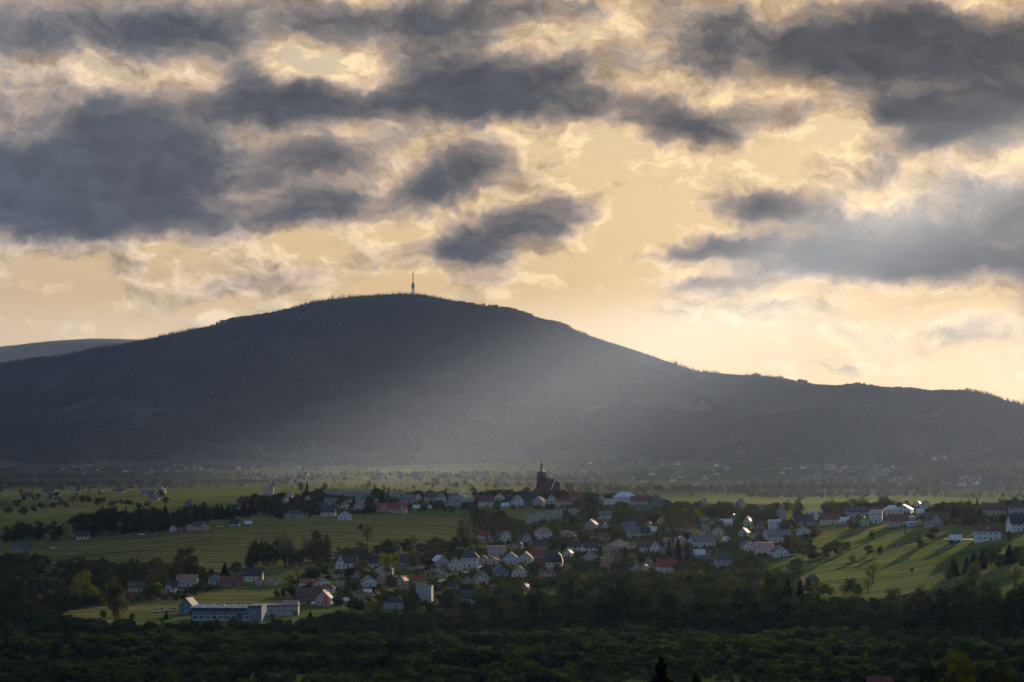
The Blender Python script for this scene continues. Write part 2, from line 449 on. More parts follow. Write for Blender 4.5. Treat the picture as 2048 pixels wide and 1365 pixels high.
G_HILL = mountain('wooded_hill', HILL, [(1000, 8000), (2300, 7900)], 1180, 2200, 10, 7150, -62, 800, 50, 23, 40)
G_FAR = mountain('far_ridge', [(-900, 760), (-300, 705), (0, 690), (100, 678), (180, 673), (250, 674), (320, 678), (420, 710), (600, 790)], [(-900, 14000), (600, 14000)], -900, 600, 15, 12500, -60, 900, 20, 31, 40)

# ---------------------------------------------------------------- the air
m_haze = bpy.data.materials.new('haze'); m_haze.use_nodes = True
T = NT(m_haze.node_tree); T.n.clear()
pv = T.node('ShaderNodeVolumePrincipled')
pv.inputs['Color'].default_value = (.52, .675, 1.0, 1)
pv.inputs['Density'].default_value = HAZE
pv.inputs['Anisotropy'].default_value = HAZE_G
T.l.new(pv.outputs[0], T.node('ShaderNodeOutputMaterial').inputs['Volume'])
def box_mesh(name, lo, hi, mat):
    (x0, y0, z0), (x1, y1, z1) = lo, hi
    v = [(x0, y0, z0), (x1, y0, z0), (x1, y1, z0), (x0, y1, z0), (x0, y0, z1), (x1, y0, z1), (x1, y1, z1), (x0, y1, z1)]
    f = [(0, 3, 2, 1), (4, 5, 6, 7), (0, 1, 5, 4), (1, 2, 6, 5), (2, 3, 7, 6), (3, 0, 4, 7)]
    return mesh_from(name, v, f, mat)
link('haze', box_mesh('haze', (-17000, -17000, -112), (17000, 17000, 870), m_haze), kind='stuff')

# unseen cloud deck added towards the sun; gaps shaped for shafts and sunlit land
m_cloud, T, b = material('cloud')
b.inputs['Base Color'].default_value = (.85, .85, .86, 1)
b.inputs['Roughness'].default_value = 1.0
b.inputs['Specular IOR Level'].default_value = 0.0
CLOUD_H = 6500.0
OFF = SUN_DIR * (CLOUD_H / SUN_DIR.z)
GAPS = [   # gaps shaped to sun chosen land: centre x, y, half sizes, turn, strength
    (-250, 3300, 500, 420, 0, .8), (-60, 2560, 330, 150, 0, .95), (300, 1690, 240, 330, -8, 1.15), (40, 1720, 260, 230, 0, .85), (-110, 1580, 140, 90, 0, .9), (-225, 1400, 120, 110, 0, 1.0),
    (560, 2300, 380, 500, 0, .9), (700, 1780, 260, 400, 0, .9), (-1500, 5200, 260, 500, 0, .45), (5200, 4600, 1800, 900, 0, .8), (-5500, 6500, 1500, 900, 0, .7), (-4200, 2500, 900, 700, 0, .7)]
def build_clouds():
    cell = 95.0
    xs = np.arange(-9000, 12000, cell); ys = np.arange(-6000, 11000, cell)
    X, Yv = np.meshgrid(xs, ys)
    wx = X + (fbm(X / 900, Yv / 900, 4, 41) - .5) * 700; wy = Yv + (fbm(X / 900, Yv / 900, 4, 47) - .5) * 600
    g = np.zeros_like(X)
    near = np.exp(-((X - 150) / 900) ** 2 - ((Yv - 1900) / 1000) ** 2)      # finer gaps over the village stay where they are
    wx = X + (wx - X) * (1 - .85 * near); wy = Yv + (wy - Yv) * (1 - .85 * near)
    for (cx, cy, rx, ry, rot, a) in GAPS:
        c, s = math.cos(rad(rot)), math.sin(rad(rot))
        u = ((wx - cx) * c + (wy - cy) * s) / rx; v = (-(wx - cx) * s + (wy - cy) * c) / ry
        g = np.maximum(g, a * np.exp(-(u * u + v * v) ** 2 * .7))
    # long rifts cut behind the village, running away from us for sharp shaft edges
    u = (X + (fbm(X / 500, Yv / 2500, 3, 43) - .5) * 90) / np.maximum(Yv, 1)
    lane = np.maximum.reduce([1.4 * sstep(u, -.088, -.080) * sstep(u, .044, .034), 1.0 * sstep(u, .052, .060) * sstep(u, .088, .078), .36 * sstep(u, .03, .05) * sstep(u, .26, .24)])
    g = np.maximum(g, lane * sstep(Yv, 2300, 2600) * sstep(Yv, 7600, 5000))
    g = np.maximum(g, 1.2 * sstep(u, .09, .10) * sstep(u, .24, .22) * sstep(Yv, 2300, 2500) * sstep(Yv, 3500, 3100))
    thick = .55 - g + (fbm(X / 420, Yv / 420, 4, 53) - .5) * .9
    edge = np.minimum.reduce([sstep(X, -9000, -8000), sstep(X, 12000, 11000), sstep(Yv, -6000, -5000), sstep(Yv, 10900, 10000)])
    thick = thick - (1 - edge) * (.5 + 2.2 * fbm(X / 700, Yv / 700, 4, 67))
    h = np.sqrt(np.clip(thick, 0, None)) * 75
    top = np.stack([X + OFF.x, Yv + OFF.y, CLOUD_H + h * (.9 + fbm(X / 260, Yv / 260, 3, 59) * .8)], -1)
    bot = np.stack([X + OFF.x, Yv + OFF.y, CLOUD_H - h * (.25 + fbm(X / 200, Yv / 200, 3, 61) * .5)], -1)
    f = grid_faces(*X.shape)
    keep = (thick.ravel()[f] > 0).any(1)
    n = X.size
    V = np.concatenate([top.reshape(-1, 3), bot.reshape(-1, 3)])
    Fc = np.concatenate([f[keep], f[keep][:, ::-1] + n])
    used, inv = np.unique(Fc, return_inverse=True)
    link('clouds', mesh_from('clouds', V[used], inv.reshape(-1, 4), m_cloud, True), kind='stuff')
build_clouds()

# ---------------------------------------------------------------- houses
WALL = {k: plain('render_' + n, c, .85, .10, .8) for k, n, c in [
    ('W', 'white', (.52, .53, .54)), ('C', 'cream', (.55, .49, .38)), ('G', 'grey', (.30, .31, .33)), ('P', 'pink', (.46, .31, .30)), ('B', 'pale_blue', (.33, .42, .52)),
    ('N', 'green', (.20, .45, .20)), ('R', 'brick', (.19, .075, .055)), ('O', 'orange', (.38, .17, .09)), ('T', 'teal', (.12, .20, .25)), ('S', 'slate', (.12, .17, .21)),
    ('Y', 'beige', (.42, .37, .31)), ('D', 'dark_wood', (.055, .045, .04)), ('V', 'mauve', (.34, .30, .34)), ('L', 'blue_sheet', (.085, .15, .21))]}
def roof_mat(name, c, rough):
    m, T, b = material('roof_' + name)
    tc = T.node('ShaderNodeTexCoord')
    n = T.noise(tc.outputs['Object'], .9, 5, .65, dims='3D').outputs['Fac']
    wv = T.node('ShaderNodeTexWave', wave_type='BANDS', bands_direction='Z')
    T.put(wv.inputs['Vector'], tc.outputs['Object']); wv.inputs['Scale'].default_value = 1.0; wv.inputs['Distortion'].default_value = .6
    T.put(b.inputs['Base Color'], T.mix(T.remap(n, .35, .65), tuple(x * .72 for x in c), tuple(x * 1.25 for x in c)))
    b.inputs['Roughness'].default_value = rough
    b.inputs['Specular IOR Level'].default_value = .14
    bp = T.node('ShaderNodeBump'); bp.inputs['Strength'].default_value = .4; bp.inputs['Distance'].default_value = .06
    T.put(bp.inputs['Height'], wv.outputs['Fac']); T.put(b.inputs['Normal'], bp.outputs[0])
    return m
ROOF = {k: roof_mat(n, c, r) for k, n, c, r in [
    ('n', 'navy', (.022, .03, .045), .55), ('r', 'red', (.19, .04, .035), .6), ('m', 'maroon', (.10, .032, .036), .6), ('b', 'brown', (.085, .055, .045), .65), ('g', 'grey', (.11, .115, .125), .6),
    ('l', 'light_metal', (.42, .47, .52), .4), ('t', 'dark_teal', (.035, .06, .07), .55), ('p', 'faded_pink', (.24, .15, .13), .7)]}
M_GLASS, T, b = material('window_glass')
b.inputs['Base Color'].default_value = (.02, .025, .03, 1); b.inputs['Roughness'].default_value = .12
M_FRAME = plain('window_frame', (.62, .63, .64), .5, .04)
M_DOOR = plain('door_paint', (.10, .06, .04), .5)
M_CHIM = plain('chimney_brick', (.22, .12, .09), .9)
M_TRIM = plain('white_trim', (.66, .66, .65), .6, .05)
M_DARK = plain('dark_metal', (.03, .032, .035), .5)
M_WOODP = plain('pole_wood', (.10, .075, .055), .9)
M_CONC = plain('concrete', (.34, .32, .29), .9)

class MB:
    """collects boxes, prisms and lathes and links them as one mesh"""
    def __init__(s): s.v = []; s.f = []; s.mi = []
    def add(s, v, f, mi=0):
        n = len(s.v); s.v += [tuple(p) for p in v]; s.f += [tuple(i + n for i in q) for q in f]; s.mi += [mi] * len(f); return s
    def box(s, x0, x1, y0, y1, z0, z1, mi=0):
        v = [(x0, y0, z0), (x1, y0, z0), (x1, y1, z0), (x0, y1, z0), (x0, y0, z1), (x1, y0, z1), (x1, y1, z1), (x0, y1, z1)]
        return s.add(v, [(0, 3, 2, 1), (4, 5, 6, 7), (0, 1, 5, 4), (1, 2, 6, 5), (2, 3, 7, 6), (3, 0, 4, 7)], mi)
    def prism(s, poly, a, b_, axis='y', mi=0):
        """outline poly [(u, z)] pushed from a to b_ along an axis"""
        n = len(poly)
        P = (lambda u, z, t: (u, t, z)) if axis == 'y' else (lambda u, z, t: (t, u, z))
        v = [P(u, z, a) for u, z in poly] + [P(u, z, b_) for u, z in poly]
        return s.add(v, [tuple(range(n)), tuple(range(2 * n - 1, n - 1, -1))] + [(i, i + n, (i + 1) % n + n, (i + 1) % n) for i in range(n)], mi)
    def lathe(s, prof, cx=0, cy=0, k=10, mi=0, turn=0.0):
        """profile [(radius, z)] turned round a vertical axis"""
        n0 = len(s.v)
        for r, z in prof:
            for i in range(k):
                a = 2 * math.pi * i / k + turn
                s.v.append((cx + r * math.cos(a), cy + r * math.sin(a), z))
        for j in range(len(prof) - 1):
            for i in range(k):
                s.f.append((n0 + j * k + i, n0 + j * k + (i + 1) % k, n0 + (j + 1) * k + (i + 1) % k, n0 + (j + 1) * k + i)); s.mi.append(mi)
        s.f.append(tuple(n0 + i for i in range(k - 1, -1, -1))); s.mi.append(mi)
        s.f.append(tuple(n0 + (len(prof) - 1) * k + i for i in range(k))); s.mi.append(mi)
        return s
    def bar(s, p, q, r, k=5, r2=None, mi=0):
        p = Vector(p); q = Vector(q); d = (q - p).normalized()
        a = d.orthogonal().normalized(); c = d.cross(a); r2 = r if r2 is None else r2
        v = []
        for base, rr in ((p, r), (q, r2)):
            for i in range(k):
                t = 2 * math.pi * i / k; v.append(base + (a * math.cos(t) + c * math.sin(t)) * rr)
        return s.add(v, [(i, (i + 1) % k, (i + 1) % k + k, i + k) for i in range(k)] + [tuple(range(k - 1, -1, -1)), tuple(range(k, 2 * k))], mi)
    def mesh(s, name, *mats):
        me = bpy.data.meshes.new(name); me.from_pydata(s.v, [], s.f)
        for m in mats: me.materials.append(m)
        if len(mats) > 1: me.polygons.foreach_set('material_index', s.mi)
        me.update(); return me
    def build(s, name, mats, parent=None, **kw):
        mats = mats if isinstance(mats, (list, tuple)) else [mats]
        return link(name, s.mesh(name, *mats), parent, **kw)
def empty(name, loc, rz=0.0, **kw):
    o = link(name, None, None, **kw); o.location = loc; o.rotation_euler = (0, 0, rz); o.empty_display_size = 1; return o

# one window and one door, shared by every house
_w = MB()
for a in ((-.5, -.42, 0, 1), (.42, .5, 0, 1), (-.42, .42, 0, .07), (-.42, .42, .93, 1), (-.035, .035, .07, .93)):
    _w.box(a[0], a[1], -.09, .03, a[2], a[3], 0)
_w.box(-.42, .42, -.03, .02, .07, .93, 1)
_w.box(-.56, .56, -.16, .02, -.06, 0, 0)
ME_WIN = _w.mesh('window', M_FRAME, M_GLASS)
ME_DOOR = MB().box(-.5, .5, -.06, .03, 0, 1).box(.30, .36, -.12, -.06, .45, .52).mesh('door', M_DOOR)
ME_CHIM = MB().box(-.35, .35, -.3, .3, -1.2, 1.0).box(-.42, .42, -.37, .37, 1.0, 1.15).mesh('chimney', M_CHIM)
def piece(name, me, parent, loc, rz=0.0, scl=(1, 1, 1)):
    o = link(name, me, parent); o.location = loc; o.rotation_euler = (0, 0, rz); o.scale = scl; return o
def gable_slopes(mb, w, d, ze, zr, oh=.45, th=.22, cx=0, cy=0, axis='y'):
    """two roof slabs, ridge along an axis"""
    k = (zr - ze) / (w / 2)
    for sgn in (-1, 1):
        poly = [(cx + sgn * (w / 2 + oh), ze - k * oh), (cx + sgn * (w / 2 + oh), ze - k * oh + th), (cx, zr + th), (cx, zr)]
        if axis == 'y': mb.prism(poly if sgn < 0 else poly[::-1], cy - d / 2 - oh, cy + d / 2 + oh, 'y')
        else:
            poly = [(u - cx + cy, z) for u, z in poly]
            mb.prism(poly if sgn > 0 else poly[::-1], cx - d / 2 - oh, cx + d / 2 + oh, 'x')
def hip_slopes(mb, w, d, ze, zr, oh=.5, mans=None):
    W, D = w / 2 + oh, d / 2 + oh
    r = max(W - D, .2) if W > D else .2
    rd = max(D - W, .0)
    top = [(-r, -rd, zr), (r, -rd, zr), (r, rd + .01, zr), (-r, rd + .01, zr)]
    z0 = ze - .15
    rings = [[(-W, -D, z0), (W, -D, z0), (W, D, z0), (-W, D, z0)], [(-W, -D, z0 + .2), (W, -D, z0 + .2), (W, D, z0 + .2), (-W, D, z0 + .2)]]
    if mans:
        f, zm = mans
        rings.append([(-W * f, -D * f, zm), (W * f, -D * f, zm), (W * f, D * f, zm), (-W * f, D * f, zm)])
    rings.append(top)
    v = [p for rg in rings for p in rg]; fc = [(3, 2, 1, 0)]
    for j in range(len(rings) - 1):
        fc += [(4 * j + i, 4 * j + (i + 1) % 4, 4 * j + 4 + (i + 1) % 4, 4 * j + 4 + i) for i in range(4)]
    n = 4 * (len(rings) - 1); fc.append((n, n + 1, n + 2, n + 3))
    mb.add(v, fc)
RECTS = []          # parts of the view that houses take up, so that garden trees leave them free
def house(x0, x1, yt, yb, style, rot, wk, rk, label, name='house', cat='house', wins=None, dormer=0, chim=1, wing=None, storeys=None, trim=False, lo=0.0, far=None):
    pc = (x0 + x1) / 2
    X, Y, Z = at(pc, yb + lo) if far is None else far
    mpp = Y / F
    Wt = (x1 - x0) * mpp; H = (yb - yt) * mpp
    RECTS.append((x0, x1, yt, yb, Y))
    R = rad(rot); ca, sa = math.cos(R), abs(math.sin(R))
    if style[0] == 'G': ratio = 1.15
    elif style[0] == 'F': ratio = .8
    else: ratio = .66
    w = Wt / (ca + ratio * sa)
    w = max(w, 2.2); d = min(max(w * ratio, 2.0), 16.0)
    fr = {'G': .50, 'E': .46, 'H': .58, 'F': 1.0, 'M': .42, 'X': .46}[style[0]]
    ze = H * fr; zr = H
    root = empty(name, (X, Y + d / 2 * ca + w / 2 * sa * 0, Z), R, label=label, category=cat, group='village houses')
    wm, rm = WALL[wk], ROOF[rk]
    mb = MB(); zb = -2.2
    if style[0] == 'G':
        mb.prism([(-w / 2, zb), (w / 2, zb), (w / 2, ze), (0, zr - .02), (-w / 2, ze)], -d / 2, d / 2, 'y')
    elif style[0] in 'EX':
        mb.prism([(-d / 2, zb), (-d / 2, ze), (0, zr - .02), (d / 2, ze), (d / 2, zb)], -w / 2, w / 2, 'x')
        if style[0] == 'X':
            gx = {'L': -w * .27, 'R': w * .27}.get(style[1:2], 0.0)
            mb.prism([(gx - w * .21, zb), (gx + w * .21, zb), (gx + w * .21, ze), (gx, ze + (zr - ze) * .93), (gx - w * .21, ze)], -d / 2 - w * .10, 0, 'y')
    elif style[0] == 'F':
        mb.box(-w / 2, w / 2, -d / 2, d / 2, zb, zr)
    else:
        mb.box(-w / 2, w / 2, -d / 2, d / 2, zb, ze)
    mb.build('wall', wm, root)
    rb = MB()
    if style[0] == 'G': gable_slopes(rb, w, d, ze, zr)
    elif style[0] in 'EX':
        gable_slopes(rb, d, w, ze, zr, axis='x')
        if style[0] == 'X': gable_slopes(rb, w * .42, d / 2 + w * .10, ze, ze + (zr - ze) * .93, .3, .2, cx=gx, cy=-(d / 2 + w * .10) / 2 - .2)
    elif style[0] == 'F': rb.box(-w / 2 - .3, w / 2 + .3, -d / 2 - .3, d / 2 + .3, zr, zr + .3)
    elif style[0] == 'M': hip_slopes(rb, w, d, ze, zr, .4, (.80, ze + (zr - ze) * .62))
    else: hip_slopes(rb, w, d, ze, zr)
    roof = rb.build('roof', rm, root)
    for c in range(chim):
        if style[0] == 'F': break
        cx, cy = (w * .14, d * .1) if style[0] == 'G' else (w * (.22 - .44 * c), .3)
        piece('chimney', ME_CHIM, roof, (cx, cy, zr * (.98 if style[0] != 'G' else .93)), 0, (1, 1, 1))
    if trim and style[0] in 'GEX':
        tb = MB(); oh = .5
        if style[0] == 'G':
            for sg in (-1, 1):
                k = (zr - ze) / (w / 2)
                pl = [(sg * (w / 2 + oh), ze - k * oh - .05), (sg * (w / 2 + oh), ze - k * oh + .3), (0, zr + .3), (0, zr - .05)]
                tb.prism(pl if sg < 0 else pl[::-1], -d / 2 - .54, -d / 2 - .47, 'y')
        else:
            for sg in (-1, 1):
                k = (zr - ze) / (d / 2)
                pl = [(sg * (d / 2 + oh), ze - k * oh - .05), (sg * (d / 2 + oh), ze - k * oh + .35), (0, zr + .35), (0, zr - .05)]
                tb.prism(pl if sg > 0 else pl[::-1], w / 2 + .47, w / 2 + .56, 'x')
        tb.build('bargeboard', M_TRIM, roof)
    # windows and a door on the walls one can see
    yf = -d / 2
    ns = storeys or (2 if ze > 4.6 else 1)
    nw = wins if wins is not None else int(min(5, max(1, round(w / 3.0))))
    fh = ze / ns
    skip = gx if style[0] == 'X' else None
    for s_ in range(ns):
        for i in range(nw):
            wx = (i + .5) / nw * w * .86 - w * .43
            yy = yf
            if skip is not None and abs(wx - skip) < w * .23:
                yy = yf - w * .10
            if s_ == 0 and i == nw // 2 and nw > 1:
                piece('door', ME_DOOR, root, (wx, yy, .05), 0, (1.0, 1, min(2.05, fh * .85)))
                continue
            piece('window', ME_WIN, root, (wx, yy, s_ * fh + fh * .32), 0, (1.15, 1, min(1.35, fh * .52)))
    if style[0] == 'G' and zr - ze > 1.6:
        if w > 8.5:
            for sx in (-.11, .11): piece('window', ME_WIN, root, (w * sx, yf, ze + (zr - ze) * .15), 0, (.95, 1, 1.2))
        else: piece('window', ME_WIN, root, (0, yf, ze + (zr - ze) * .18), 0, (1.0, 1, min(1.2, (zr - ze) * .45)))
    if style[0] == 'X':
        piece('window', ME_WIN, root, (gx, yf - w * .10, ze + (zr - ze) * .12), 0, (1.1, 1, min(1.2, (zr - ze) * .4)))
    if abs(rot) > 8:                                                     # the side wall turned towards us
        sd_ = -1 if rot > 0 else 1                                        # rot > 0 turns the left side into view
        sd_ = -sd_ if False else sd_
        for i in range(2):
            o = piece('window', ME_WIN, root, (sd_ * w / 2, (i - .5) * d * .45, fh * .32), math.pi / 2 * sd_, (1.0, 1, min(1.3, fh * .52)))
    for k in range(dormer):
        dx = ((k + .5) / dormer - .5) * w * .7
        zc = ze + (zr - ze) * .30; hh = (zr - ze) * .42; dw = .75
        yb_ = -d / 2 * (1 - .30) - .1
        dm = MB().prism([(dx - dw, zc), (dx + dw, zc), (dx + dw, zc + hh * .6), (dx, zc + hh), (dx - dw, zc + hh * .6)], yb_ - .5, yb_ + d * .3, 'y').build('dormer', wm, root)
        rbb = MB(); gable_slopes(rbb, 2 * dw, d * .3 + .4, zc + hh * .6, zc + hh, .15, .1, cx=dx, cy=yb_ + d * .15 - .4); rbb.build('dormer_roof', rm, dm)
        piece('window', ME_WIN, dm, (dx, yb_ - .5, zc + .12), 0, (.8, 1, hh * .5))
    if wing:                                                             # a lower side wing: (side, width, height fraction, roof)
        sd_, ww, hf, rk2 = wing
        wx0 = sd_ * w / 2; wx1 = wx0 + sd_ * ww
        a_, b_ = min(wx0, wx1) + (.05 if sd_ > 0 else 0), max(wx0, wx1) - (.05 if sd_ < 0 else 0)
        MB().box(a_, b_, -d / 2 + .6, d / 2 - .6, zb, ze * hf).build('side_wing', wm, root)
        rb2 = MB().prism([(-d / 2 + .2, ze * hf), (d / 2 - .2, ze * hf), (d / 2 - .2, ze * hf + .2), (0, ze * hf + min(2.4, d * .3)), (-d / 2 + .2, ze * hf + .2)][::-1], a_, b_ + .3, 'x')
        rb2.build('wing_roof', ROOF[rk2], root)
    return root

